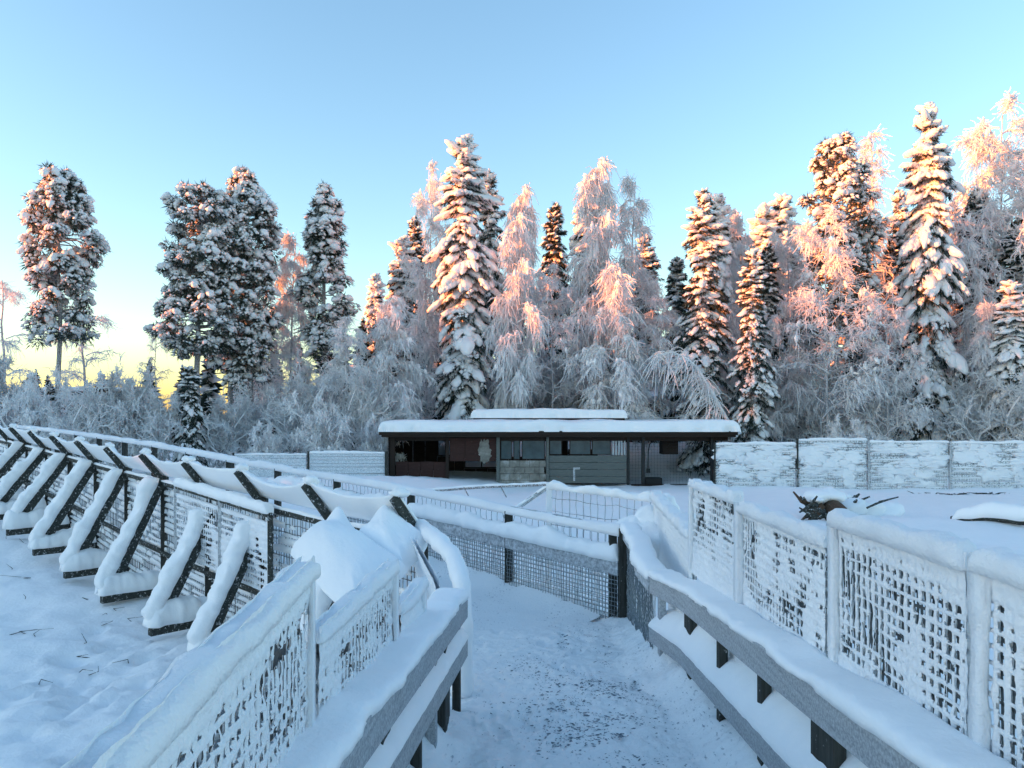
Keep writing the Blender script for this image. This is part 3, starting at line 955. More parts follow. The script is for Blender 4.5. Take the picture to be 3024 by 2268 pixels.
# big smooth heap of snow lying on the netting near the end
def heap(c00, c10, c01, c11, lumps, th, seed, n=90):
    """draped snow: bilinear patch through four corners, swollen by lumps, rounded rim"""
    u = np.linspace(0, 1, n)[:, None]; v = np.linspace(0, 1, n)[None]
    us, vs_ = .5 - .5 * np.cos(np.pi * u), .5 - .5 * np.cos(np.pi * v)
    U, V = us + 0 * vs_, vs_ + 0 * us
    P = (c00 * ((1 - U) * (1 - V))[..., None] + c10 * (U * (1 - V))[..., None] + c01 * ((1 - U) * V)[..., None] + c11 * (U * V)[..., None])
    nn = norm(np.cross(c10 - c00, c01 - c00)); nn = nn * np.sign(nn[2])
    e = np.minimum(np.minimum(U, 1 - U), np.minimum(V, 1 - V))
    rim = np.sqrt(np.clip(1 - (1 - np.clip(e / .24, 0, 1)) ** 2, 0, 1))
    h = th * (1 + .35 * fbm(np.stack([U * 2, V * 2], -1), seed, 2))
    for (lu, lv, su, sv, a) in lumps:
        h = h + a * np.exp(-((U - lu) / su) ** 2 - ((V - lv) / sv) ** 2)
    h = h + .008 * fbm(np.stack([U * 10, V * 10], -1), seed + 4, 3)
    # wavy outline
    cc = (c00 + c10 + c01 + c11) / 4
    P = cc + (P - cc) * (1 + .10 * fbm(np.stack([U * 1.6, V * 1.6], -1), seed + 8, 2))[..., None]
    A_ = P + nn * (h * rim)[..., None] * .8 + UPV * (h * rim)[..., None] * .4
    B_ = P - nn * (.05 * rim)[..., None]
    m_ = MB(); ix = np.arange(n * n).reshape(n, n)
    q = np.stack([ix[:-1, :-1], ix[1:, :-1], ix[1:, 1:], ix[:-1, 1:]], -1).reshape(-1, 4)
    edge = np.concatenate([ix[:, 0], ix[-1, 1:], ix[::-1, -1][1:], ix[0, ::-1][1:]])
    e2 = np.stack([edge[:-1], edge[1:], edge[1:] + n * n, edge[:-1] + n * n], -1)
    m_.add(np.concatenate([A_.reshape(-1, 3), B_.reshape(-1, 3)]), None, np.concatenate([q, q[:, ::-1] + n * n, e2]))
    return m_
m_ = heap(at(850, 1635, 7.3), at(1045, 1830, 6.1), at(985, 1560, 8.3), at(1200, 1690, 6.9),
          [(.16, .80, .15, .13, .15), (.25, .35, .25, .3, .12), (.6, .55, .25, .3, .07), (.85, .3, .2, .25, .05)], .15, 9)
o = m_.build('snow_heap', M_SNOW, None, True)
tag(o, 'big smooth drape of snow sliding off the netting left of the path', 'snow heap')
m_ = heap(at(1060, 1590, 7.6), at(1190, 1705, 6.9), at(1120, 1525, 8.2), at(1262, 1610, 7.6), [(.3, .6, .25, .3, .10)], .13, 15)
o = m_.build('snow_heap', M_SNOW, None, True)
tag(o, 'smaller pile of snow beneath the last leaning arm, beside the big drape', 'snow heap')

# ------------------------------------------------------------------ shed across the enclosure
DS = 34.6
def S3(px, py, back=0.0):
    """point on the shed front from picture measures, pushed back by metres"""
    p = at(px, py, DS)
    return np.array([p[0], DS + back, p[2]])
def box(mb, lo, hi, m=0, bev=.01):
    lo = np.array(lo, float); hi = np.array(hi, float)
    c = (lo + hi) / 2
    beam(mb, (lo[0], c[1], c[2]), (hi[0], c[1], c[2]), hi[1] - lo[1], hi[2] - lo[2], m=m, bev=bev)
shed = thing('shed', 'low dark animal shed with flat snow-covered roof behind the walkway', 'shed', (2, DS, 0))
def sbox(name, x0, y0, x1, y1, b0, b1, m, parent=None, bev=.01):
    """front rectangle in picture units, from back b0 to b1"""
    a = S3(x0, y1); c = S3(x1, y0)
    mb_ = MB(); box(mb_, (a[0], DS + b0, a[2]), (c[0], DS + b1, c[2]), bev=bev)
    return mb_.build(name, m, parent if parent is not None else shed)
def frame_box(name, x0, y0, x1, y1):
    a = S3(x0, y1); c = S3(x1, y0); mx = .5 * (a[0] + c[0]); y_ = DS + BK
    m_ = MB()
    for lo, hi in (((a[0], y_ - .06, a[2]), (a[0] + .06, y_ + .08, c[2])), ((c[0] - .06, y_ - .06, a[2]), (c[0], y_ + .08, c[2])), ((mx - .03, y_ - .055, a[2]), (mx + .03, y_ + .075, c[2])),
                   ((a[0] + .061, y_ - .05, a[2]), (c[0] - .061, y_ + .07, a[2] + .06)), ((a[0] + .061, y_ - .05, c[2] - .06), (c[0] - .061, y_ + .07, c[2]))):
        box(m_, lo, hi)
    return m_.build(name, M_SHED, shed)
BK = 4.6
# roof
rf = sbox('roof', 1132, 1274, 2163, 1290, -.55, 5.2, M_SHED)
def slab_snow(name, x0, x1, y0, y1, z0, h, parent, seed):
    nx_, ny_ = 150, 40
    u = np.linspace(0, 1, nx_); v = np.linspace(0, 1, ny_)
    U, V = np.meshgrid(u, v, indexing='ij')
    Lx, Ly = x1 - x0, y1 - y0
    e = np.minimum(np.minimum(U, 1 - U) * Lx, np.minimum(V, 1 - V) * Ly)
    pr = np.sqrt(np.clip(1 - (1 - np.clip(e / (h * .7), 0, 1)) ** 2, 0, 1))
    # spread samples towards the edges so the rim stays round
    Us = .5 - .5 * np.cos(np.pi * U); Vs = .5 - .5 * np.cos(np.pi * V)
    e = np.minimum(np.minimum(Us, 1 - Us) * Lx, np.minimum(Vs, 1 - Vs) * Ly)
    pr = np.sqrt(np.clip(1 - (1 - np.clip(e / (h * .6), 0, 1)) ** 2, 0, 1))
    P = np.stack([x0 + Us * Lx, y0 + Vs * Ly, z0 + h * (.12 + .88 * pr)], -1)
    p2 = P[..., :2]
    P[..., 2] += fbm(p2 * .7, seed, 3) * h * .22 * pr
    P[..., 1] -= (1 - pr) * fbm(np.stack([P[..., 0] * 2.2, P[..., 2] * 2], -1), seed + 3, 3) * .22
    bot = P.copy(); bot[..., 2] = z0 - .01
    m_ = MB()
    ix = np.arange(nx_ * ny_).reshape(nx_, ny_)
    q = np.stack([ix[:-1, :-1], ix[1:, :-1], ix[1:, 1:], ix[:-1, 1:]], -1).reshape(-1, 4)
    edge = np.concatenate([ix[:, 0], ix[-1, 1:], ix[::-1, -1][1:], ix[0, ::-1][1:]])
    e2 = np.stack([edge[:-1] + nx_ * ny_, edge[1:] + nx_ * ny_, edge[1:], edge[:-1]], -1)
    m_.add(np.concatenate([P.reshape(-1, 3), bot.reshape(-1, 3)]), None, np.concatenate([q, e2]))
    return m_.build(name, M_SNOW, parent, True)
xa, xb = S3(1124, 0)[0], S3(2172, 0)[0]
zr_ = S3(0, 1274)[2]
slab_snow('snow', xa, xb, DS - .72, DS + 5.3, zr_ + .004, .50, rf, 5)
sbox('fascia', 1126, 1272, 2168, 1284, -.60, -.555, M_SHED)
sbox('beam', 1150, 1291, 2150, 1302, .0, .14, M_SHED)
up = at(1400, 1238, 38.0); up2 = at(1838, 1238, 38.0)
m_ = MB(); box(m_, (up[0], 37.2, zr_ + .3), (up2[0], 39.6, zr_ + .62)); ur = m_.build('raised_roof', M_SHED, shed)
slab_snow('snow', up[0] - .12, up2[0] + .12, 37.05, 39.75, zr_ + .622, .42, ur, 8)
# back wall boards (open at the right hand bay), side wall, floor sill
BK = 4.6
for k, (x0, x1, y0, y1) in enumerate([(1140, 1262, 1291, 1432), (1320, 1470, 1291, 1371), (1320, 1352, 1371, 1432), (1262, 1320, 1364, 1432), (1470, 1500, 1291, 1432), (1500, 1560, 1365, 1432), (1560, 1572, 1291, 1432), (1572, 1625, 1365, 1432), (1625, 1700, 1291, 1432), (1700, 1800, 1340, 1432), (1352, 1470, 1405, 1432), (1468, 1470, 1371, 1405)]):
    f = (DS + BK) / DS
    a = S3(x0, y1); c = S3(x1, y0)
    nb = max(1, int((c[0] - a[0]) / .6))
    m_ = MB()
    for j in range(nb):
        xx0 = a[0] + (c[0] - a[0]) * j / nb; xx1 = a[0] + (c[0] - a[0]) * (j + 1) / nb - .012
        box(m_, (xx0, DS + BK + .02 * (j % 2) + .003 * k, max(a[2], .0)), (xx1, DS + BK + .06 + .02 * (j % 2) + .003 * k, c[2]))
    m_.build('back_board', M_SHED, shed)
for k in range(9):
    z0 = .02 + k * .245
    m_ = MB(); a = S3(1146, 0)
    box(m_, (a[0], DS + .05, z0), (a[0] + .06, DS + BK - .05, z0 + .235)); m_.build('board', M_SHED, shed)
for (x, w_, y0, y1, m) in [(1160, 14, 1291, 1436, M_SHED), (1321, 9, 1291, 1436, M_SHED), (1471, 10, 1291, 1440, M_GREYB), (1617, 8, 1291, 1440, M_GREYB), (1855, 7, 1291, 1440, M_IRON), (1899, 9, 1291, 1448, M_IRON), (2102, 8, 1291, 1440, M_IRON)]:
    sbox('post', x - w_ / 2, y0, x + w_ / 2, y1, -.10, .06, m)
# bay 1: dark opening, window, red-brown boards
for k in range(4):
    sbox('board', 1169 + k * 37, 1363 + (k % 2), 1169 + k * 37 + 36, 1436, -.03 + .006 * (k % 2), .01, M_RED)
w1 = frame_box('window', 1262, 1292, 1319, 1363)
sbox('pane', 1267, 1297, 1291, 1358, BK - .01, BK + .005, M_CLEAR, w1)
sbox('pane', 1296, 1297, 1315, 1358, BK - .01, BK + .005, M_CLEAR, w1)
# bay 2: reddish hatch board above, opening below with two pale panes
for k in range(3):
    sbox('board', 1328 + k * 46, 1293, 1328 + k * 46 + 45, 1362, -.03 + .005 * (k % 2), .01, M_RED)
w2 = frame_box('window', 1352, 1372, 1468, 1404)
sbox('pane', 1358, 1376, 1405, 1400, BK - .01, BK + .005, M_CLEAR, w2)
sbox('pane', 1414, 1376, 1462, 1400, BK - .01, BK + .005, M_CLEAR, w2)
m_ = MB(); pc = S3(1430, 1330); blobs(m_, [pc + [0, -.035, .0], pc + [.16, -.034, -.22], pc + [-.1, -.033, .2]], [np.diag([.26, .006, .42]), np.diag([.14, .006, .2]), np.diag([.12, .006, .16])], 6, 3, .9, 2.4)
m_.build('peeled_patch', M_BLOCK, shed)
# bay 3: concrete block dwarf wall, glazing above
for r_ in range(4):
    for k in range(5):
        x0 = 1477 + (k - .5 * (r_ % 2)) * 29; x1 = x0 + 28.2
        x0, x1 = max(x0, 1477), min(x1, 1612)
        if x1 - x0 > 6:
            sbox('block', x0, 1360 + r_ * 19.5, x1, 1360 + r_ * 19.5 + 18.8, -.05 + .008 * ((k * 7 + r_ * 3) % 3), .12, M_BLOCK)
for (x0, x1) in ((1478, 1512), (1516, 1536), (1541, 1610)):
    w3 = sbox('window', x0, 1296, x1, 1358, .02, .05, M_SHED)
    sbox('pane', x0 + 2.5, 1299, x1 - 2.5, 1355, .008, .0195, M_GLASS, w3)
# bay 4: four grey planks, dark glazing above, pale slats at the right
for k in range(4):
    sbox('plank', 1622, 1345 + k * 20.5, 1850, 1345 + k * 20.5 + 19.6, -.06 + .006 * (k % 2), -.02, M_GREYB)
for (x0, x1) in ((1622, 1660), (1682, 1745), (1748, 1804)):
    w4 = sbox('window', x0, 1296, x1, 1343, .02, .05, M_SHED)
    sbox('pane', x0 + 2.5, 1299, x1 - 2.5, 1341, .008, .0195, M_GLASS, w4)
for k in range(5):
    sbox('slat', 1809 + k * 8.5, 1297, 1813 + k * 8.5, 1344, .02, .05, M_PALEP)
m_ = MB()
box(m_, (S3(1692, 0)[0], DS - .075, S3(0, 1420)[2]), (S3(1698, 0)[0], DS - .062, S3(0, 1380)[2])); box(m_, (S3(1692, 0)[0], DS - .0745, S3(0, 1386)[2]), (S3(1712, 0)[0], DS - .0625, S3(0, 1380)[2]))
m_.build('latch', M_PLANK, shed)
# bay 5: open wire bay with hanging box, pipe and trough
m_ = MB()
a = S3(1858, 1438); b = S3(2100, 1438); 
wire_grid(m_, a, b - a, UPV * (S3(0, 1300)[2] - a[2]), .15, .15, .0035, 31)
stuff(m_.build('wire_mesh', M_IRON, shed))
sbox('hanging_box', 1972, 1301, 2020, 1346, 1.2, 2.0, M_SHED)
m_ = MB()
tube(m_, [S3(1935, 1300, .3), S3(1922, 1312, .3), S3(1918, 1335, .3), S3(1917, 1385, .3)], .025, 6); m_.build('pipe', M_IRON, shed)
sbox('switch_box', 1912, 1385, 1923, 1398, .2, .3, M_IRON)
sbox('trough', 1908, 1413, 1957, 1440, .1, .8, M_IRON)
sbox('sill', 1862, 1430, 2036, 1452, -.3, .06, M_SHED)

# small brown hut far behind the shed
hut = thing('hut', 'small brown hut with thick snow on its roof behind the birches', 'hut', (7.5, 52, 0))
a = at(1800, 1190, 52); b = at(2000, 1190, 52)
for k in range(8):
    m_ = MB(); x0 = a[0] + (b[0] - a[0]) * k / 8
    box(m_, (x0, 52, 0), (x0 + (b[0] - a[0]) / 8 - .02, 52.08, a[2] + .02 * (k % 2))); m_.build('board', M_RED, hut)
m_ = MB(); box(m_, (a[0], 52.09, 0), (b[0], 56, a[2] - .05)); m_.build('wall', M_SHED, hut)
m_ = MB(); P = np.array([[a[0] - .5, 51.4, a[2]], [a[0] - .5, 54, a[2] + 1.0], [a[0] - .5, 56.6, a[2]]])
for s_ in (0, 1):
    p0, p1 = P[s_], P[s_ + 1]
    beam(m_, (.5 * (a[0] + b[0]), *(p0[1:])), (.5 * (a[0] + b[0]), *(p1[1:])), b[0] - a[0] + 1.0, .10)
hr = m_.build('roof', M_SHED, hut)
m_ = MB()
beam(m_, (.5 * (a[0] + b[0]), 51.3, a[2] + .26), (.5 * (a[0] + b[0]), 54.05, a[2] + 1.3), b[0] - a[0] + 1.15, .42, bev=.16)
beam(m_, (.5 * (a[0] + b[0]), 54.0, a[2] + 1.29), (.5 * (a[0] + b[0]), 56.7, a[2] + .27), b[0] - a[0] + 1.1, .42, bev=.16)
m_.build('snow', M_SNOW, hr)
# dark outbuildings at the far left
for (x0, x1, y0, d_, lb) in ((145, 228, 1160, 62, 'dark outbuilding behind the leftmost pine trunk'), (322, 372, 1160, 66, 'dark outbuilding glimpsed between frosted bushes at left')):
    a = at(x0, y0, d_); b = at(x1, y0, d_)
    h_ = thing('outbuilding', lb, 'building', (a[0], d_, 0))
    for k in range(6):
        m_ = MB(); w_ = (b[0] - a[0]) / 6
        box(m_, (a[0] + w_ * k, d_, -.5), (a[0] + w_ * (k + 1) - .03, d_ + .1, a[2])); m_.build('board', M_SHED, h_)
    m_ = MB(); box(m_, (a[0], d_ + .11, -.5), (b[0], d_ + 4, a[2] - .05)); m_.build('wall', M_SHED, h_)
    m_ = MB(); box(m_, (a[0] - .3, d_ - .3, a[2] + .01), (b[0] + .3, d_ + 4.3, a[2] + .12)); r_ = m_.build('roof', M_SHED, h_)
    m_ = MB(); box(m_, (a[0] - .35, d_ - .35, a[2] + .122), (b[0] + .35, d_ + 4.35, a[2] + .5), bev=.15); m_.build('snow', M_SNOW, r_)

# ------------------------------------------------------------------ far slatted fences
def slat_fence(label, x0, x1, ytop, ybot, d_, seed, pale=False, pitch=.15, tilt=0):
    a = at(x0, ytop, d_); b = at(x1, ytop, d_)
    zb = at(x0, ybot, d_)[2]
    f_ = thing('slat_fence', label, 'fence', (a[0], d_, zb), 'far fences of the enclosure')
    R_ = rng(seed)
    H_ = a[2] - zb
    n = int(H_ / pitch)
    base = None
    for k in range(n):
        z = zb + k * H_ / n
        m_ = MB(); hgt = H_ / n
        gap = .012 if pale else .04
        beam(m_, (a[0] + .06, d_ + R_.normal() * .008, z + hgt / 2), (b[0] - .06, d_ + R_.normal() * .008, z + hgt / 2 + R_.normal() * .008), .03, hgt - gap)
        m_.build('slat', M_FLATP if pale else M_SLAT, f_)
    m_ = MB(); beam(m_, (a[0], d_ - .04, zb - .3), (a[0], d_ - .04, a[2] + .08), .07, .07); m_.build('post', M_PLANK if seed in (3, 4) else M_POST, f_)
    if not pale:
        m_ = MB(); npt = 26; cx_ = R_.uniform(a[0] + .4, b[0] - .4, npt); cz_ = zb + H_ * R_.beta(1.6, 1.1, npt) * .95
        blobs(m_, np.stack([cx_, np.full(npt, d_ - .03), cz_], 1), np.array([np.diag([R_.uniform(.2, .75), .035, R_.uniform(.08, .3)]) for _ in range(npt)]), seed, 2, .9, 2.2)
        stuff(m_.build('clinging_snow', M_FROST, f_, True))
        m_ = MB()
        for k in range(n):       # snow caught on the slats
            z = zb + (k + .85) * H_ / n; x = a[0] + .06
            while x < b[0] - .1:
                ln = R_.uniform(.1, 1.6)
                if R_.random() < .7:
                    snow_strip(m_, [(x, d_ - .035, z), (min(x + ln, b[0] - .05), d_ - .035, z + R_.normal() * .004)], .03, .075, int(R_.integers(999)), .15, rough=.6, M=5, taper=.1)
                x += ln + R_.uniform(.0, .3)
        stuff(m_.build('slat_snow', M_FROST, f_, True))
        m_ = MB()
        wire_grid(m_, np.array([a[0], d_ - .07, zb]), np.array([(b[0] - a[0]), 0, 0]), UPV * H_ * .45, .11, .11, .007, seed + 2)
        stuff(m_.build('wire_mesh', M_FROST, f_))
    m_ = MB(); snow_strip(m_, [(a[0], d_, a[2] + .0), (b[0], d_, a[2] + .0)], .07, .10, seed, .08, rough=.7, lump=1.5, M=8); m_.build('snow_cap', M_SNOW, f_, True)
    return f_
slat_fence('snow-plastered slatted fence section adjoining the right end of the shed', 2110, 2352, 1312, 1446, 33, 1)
slat_fence('snow-plastered slatted fence section with the highest top, second from the shed', 2354, 2562, 1300, 1446, 33, 2)
slat_fence('snow-plastered slatted fence section behind the uprooted stump, third from the shed', 2564, 2803, 1306, 1448, 33, 3)
slat_fence('snow-plastered slatted fence section at the right edge of the picture', 2805, 3090, 1308, 1452, 33, 4)
slat_fence('pale plain fence section with a dark top edge left of the shed', 690, 908, 1342, 1450, 33, 5, True)
slat_fence('pale fence section ending in a post beside the shed', 911, 1140, 1338, 1450, 33.02, 6, True)
m_ = MB()
a = at(1141, 1333, 33); beam(m_, (a[0], 33, 0), (a[0], 33, a[2]), .12, .12); o = m_.build('fence_post', M_POST)
tag(o, 'dark post at the end of the pale fence left of the shed', 'post')
# fallen pole in front of the shed, log and uprooted stump on the right
g_ = lambda p: float(ground_z(p[0], p[1]))
pl = thing('fallen_pole', 'thin fallen pole with snow on it lying before the shed', 'pole', at(1235, 1447, 25))
P = np.array([at(1215, 1452, 26), at(1300, 1447, 25.6), at(1420, 1438, 25), at(1620, 1430, 24)]); P, _ = resample(P, .4)
m_ = MB(); tube(m_, P, .055, 7); m_.build('stem', M_BARK, pl)
m_ = MB(); snow_strip(m_, P + UPV * .04, .05, .06, 4, .1, rough=.5); m_.build('snow', M_SNOW, pl, True)
m_ = MB()
for q in (1370, 1480): tube(m_, [at(q, 1440, 25), at(q + 15, 1468, 24.6)], .02, 5)
m_.build('branch', M_BARK, pl)
lg = thing('log', 'long fallen log under a thick roll of snow at the right edge', 'log', at(2830, 1525, 21.5))
P = np.array([at(2812, 1524, 21.8), at(2900, 1517, 21.2), at(3024, 1503, 20.5), at(3200, 1478, 19.8)]); P, _ = resample(P, .3)
P[:, 2] = ground_z(P[:, 0], P[:, 1]) + np.linspace(.02, .22, len(P))
m_ = MB(); tube(m_, P, .13, 10); m_.build('trunk', M_DARK, lg, True)
m_ = MB(); snow_strip(m_, P + UPV * .10, .26, .40, 6, .07, rough=.3, lump=1.0, taper=1.4, drop=.09); m_.build('snow', M_SNOW, lg, True)

st = thing('stump', 'uprooted stump with dark roots and a brown broken face in the snow', 'stump', at(2420, 1540, 22.3))
m_ = MB()
c = at(2432, 1500, 22.3)
P = np.array([c + [.30, -.5, -.22], c + [.32, -.1, -.16], c + [.5, .9, .0], c + [1.2, 2.2, .05]])
tube(m_, P, [.30, .36, .28, .18], 11); m_.build('trunk', M_LOG, st)
R_ = rng(8)
for k in range(30):
    m_ = MB()
    an = R_.uniform(-.9, .9); el = R_.uniform(-.7, .9); L_ = R_.uniform(.3, .75)
    d_ = np.array([-math.cos(an) * math.cos(el) * .9, -.5 * math.sin(an), math.sin(el)])
    b0 = c + np.array([R_.uniform(-.25, .05), R_.uniform(-.3, .2), R_.uniform(-.25, .15)])
    P = np.array([b0, b0 + d_ * L_ * .5 + R_.normal(size=3) * .08, b0 + d_ * L_ + R_.normal(size=3) * .12])
    tube(m_, P, [.10, .065, .025], 6); m_.build('root', M_DARK if k % 3 else M_LOG, st)
m_ = MB()
blobs(m_, [c + [.05, .5, .28], c + [.5, .6, .30], c + [-.15, .1, .22]], [np.diag([.42, .4, .22]), np.diag([.4, .5, .25]), np.diag([.2, .2, .1])], 3, 2, .3); m_.build('snow', M_SNOW, st, True)
b2 = thing('brush_pile', 'tangle of broken branches sticking out of the snow behind the stump', 'branches', at(2510, 1500, 23.5))
c = at(2505, 1475, 23.6)
for k in range(12):
    m_ = MB(); b0 = c + np.array([R_.uniform(-.15, .25), R_.uniform(-.2, .2), R_.uniform(-.3, .0)])
    P = np.array([b0, b0 + np.array([R_.uniform(-.3, .5), R_.uniform(-.2, .2), R_.uniform(.0, .35)])]); tube(m_, P, [.09 if k < 4 else .045, .03], 6); m_.build('branch', M_DARK, b2)
for k in range(4):
    m_ = MB(); b0 = at(2560 + k * 12, 1500 - k * 6, 23.0); P = np.array([b0, b0 + np.array([.35 + .1 * k, .1, .14])]); tube(m_, P, [.035, .02], 5); m_.build('branch', M_DARK, b2)
m_ = MB(); blobs(m_, [c + [.1, .0, -.25], c + [.6, .2, -.3], c + [1.2, .3, -.4], c + [.0, .2, .06]], [np.diag([.5, .5, .3]), np.diag([.6, .5, .3]), np.diag([.7, .5, .28]), np.diag([.2, .2, .1])], 5, 2, .3); m_.build('snow', M_SNOW, b2, True)
# scraps of dead stalks poking through the snow
R_ = rng(15)
sc_ = MB()
B = []
for k in range(60):
    if k < 34: p = at(R_.uniform(2700, 2980), R_.uniform(1455, 1470), 30.5)
    else:
        p = at(R_.uniform(5, 420), R_.uniform(1650, 2000), 1); p = p - [0, 0, EYE]; t0 = -EYE / p[2]; p = np.array([p[0] * t0, p[1] * t0, 0]) if k < 60 else p
    p[2] = float(ground_z(p[0], p[1])) - .02
    B.append(np.stack([p, p + R_.normal(size=3) * [.12, .05, .02] + [0, 0, .05], p + R_.normal(size=3) * [.25, .1, .03] + [0, 0, .09]]))
twigs(sc_, np.array(B), np.array([[.02, .015, .006]]) * np.where(np.arange(60) < 34, 1.6, .4)[:, None])
o = stuff(sc_.build('dead_stalks', M_DARK)); tag(o, 'dead stalks and scraps of twig poking through the snow', 'stalks')

# ------------------------------------------------------------------ trees
def spruce_parts(seed, H=20., R=2.4, cb=.03, droop=1.0, snow=1.0, needle=1.0, lump=1.0, top_snow=1.0, narrow=.58, gap=.12, bigp=.45):
    R_ = rng(seed)
    mt, mn, ms = MB(), MB(), MB()
    zz = np.linspace(-.3, H * .985, 14)
    P = np.stack([np.cumsum(R_.normal(size=14) * .02), np.cumsum(R_.normal(size=14) * .02), zz], 1)
    tube(mt, P, .22 * (1 - zz / H) + .02, 7)
    z = H * cb + .4
    C, A, NB, ND, NL, NW = [], [], [], [], [], []
    cr, ca_ = [], []
    while z < H - .12:
        f = z / H
        Rz = R * min(1.0, 1.04 * (1 - f) ** narrow) * (.80 + .34 * vnoise(np.array([[z * .7, seed]]), seed)[0]) + .36 * min(1, (1 - f) * 14) + .05
        nb = int(4 + 2.5 * R_.random() + 2 * (1 - f))
        for k in range(nb):
            if R_.random() < gap: continue
            az = R_.uniform(0, 2 * np.pi)
            L = Rz * R_.uniform(.6, 1.2)
            el0 = np.interp(f, [0, .6, .9, 1], [-.05, .05, .45, .9])
            dr = droop * np.interp(f, [0, .7, 1], [1.05, .95, .3]) * R_.uniform(.7, 1.25)
            t_ = np.linspace(0, 1, 8)
            rr = L * t_ * (1 - .18 * t_ * min(dr, 1.3))
            zo = L * (math.tan(el0) * t_ - dr * t_ ** 1.5 * .85 + .10 * t_ ** 4)
            h = np.array([math.cos(az), math.sin(az), 0])
            sd_ = np.array([-h[1], h[0], 0])
            cv = np.array([0, 0, z]) + h * rr[:, None] + np.array([0, 0, 1]) * zo[:, None]
            T = norm(np.gradient(cv, axis=0))
            nn = norm(np.cross(sd_[None], T)); nn = nn * np.sign(nn[:, 2:3] + 1e-6)
            # needles
            n = int((12 + 44 * L) * needle)
            tq = R_.uniform(.05, 1.0, n) ** .8
            idx = tq * 7
            i0 = np.clip(idx.astype(int), 0, 6); fr = (idx - i0)[:, None]
            pp = cv[i0] * (1 - fr) + cv[i0 + 1] * fr; tt = T[i0]
            lat = R_.uniform(-1, 1, n) * .28 * L * np.sin(np.pi * np.clip(tq * .85 + .12, 0, 1))
            pp = pp + sd_ * lat[:, None] - np.array([0, 0, 1]) * np.abs(R_.normal(size=n) * .10)[:, None]
            dd_ = norm(tt * .7 + sd_ * (np.sign(lat) * R_.uniform(.1, .9, n))[:, None] + np.array([0, 0, -1]) * R_.uniform(.2, 1.1, n)[:, None])
            NB.append(pp); ND.append(dd_); NL.append(R_.uniform(.16, .42, n)); NW.append(R_.uniform(.035, .085, n))
            # snow
            sn = snow * np.interp(f, [0, .5, .82, .9, 1], [.8, 1, 1.05, 1.3, 1.3])
            nl = max(1, int(round(L / .34 * 1.25)))
            for j in range(nl):
                if R_.random() > .80 * sn: continue
                tq = np.clip((j + R_.uniform(.3, 1.1)) / nl, .12, 1.0)
                ii = int(tq * 7 - 1e-6)
                c_ = cv[ii] * (1 - (tq * 7 - ii)) + cv[ii + 1] * (tq * 7 - ii)
                lt = R_.uniform(-1, 1) * .16 * L
                sz = lump * (.6 + .9 * R_.random() ** 1.6) * np.interp(L, [.15, .6, 2.4], [.15, .24, .29])
                ta = norm(T[ii] + np.array([0, 0, -.25 * R_.random()]) + sd_ * lt * .5)
                na = nn[ii]; sa = np.cross(ta, na)
                for _ in range(7):
                    s2 = sz * R_.uniform(.2, .6); cr.append(c_ + sd_ * (lt + R_.uniform(-1, 1) * sz * .9) + ta * R_.uniform(-1.3, .7) * sz + na * R_.uniform(-.02, .06)); ca_.append(np.stack([ta * s2 * 1.3, sa * s2, na * s2 * .8]))
                if R_.random() < (bigp if f < .8 else .9): C.append(c_ + sd_ * lt + na * .05); A.append(np.stack([ta * sz * R_.uniform(1.2, 1.9), sa * sz * R_.uniform(.6, .9), na * sz * .58]))
        z += np.interp(f, [0, 1], [.38, .20]) * R_.uniform(.8, 1.2)
    # leader
    for j in range(5):
        C.append(np.array([R_.normal() * .03, R_.normal() * .03, H - .1 - j * .16])); A.append(np.diag([.09 + .02 * j, .09 + .02 * j, .14]))
    spikes(mn, np.concatenate(NB), np.concatenate(ND), np.concatenate(NL), np.concatenate(NW), R_)
    blobs(ms, np.array(C), np.array(A), seed, 1, .62, 1.9)
    blobs(ms, np.array(cr), np.array(ca_), seed + 3, 4, .5, 1.9)
    return dict(trunk=(mt, M_BARK, True), crown=(mn, M_NEEDLE, False), snow=(ms, M_TSNOW, True), H=H, R=R)

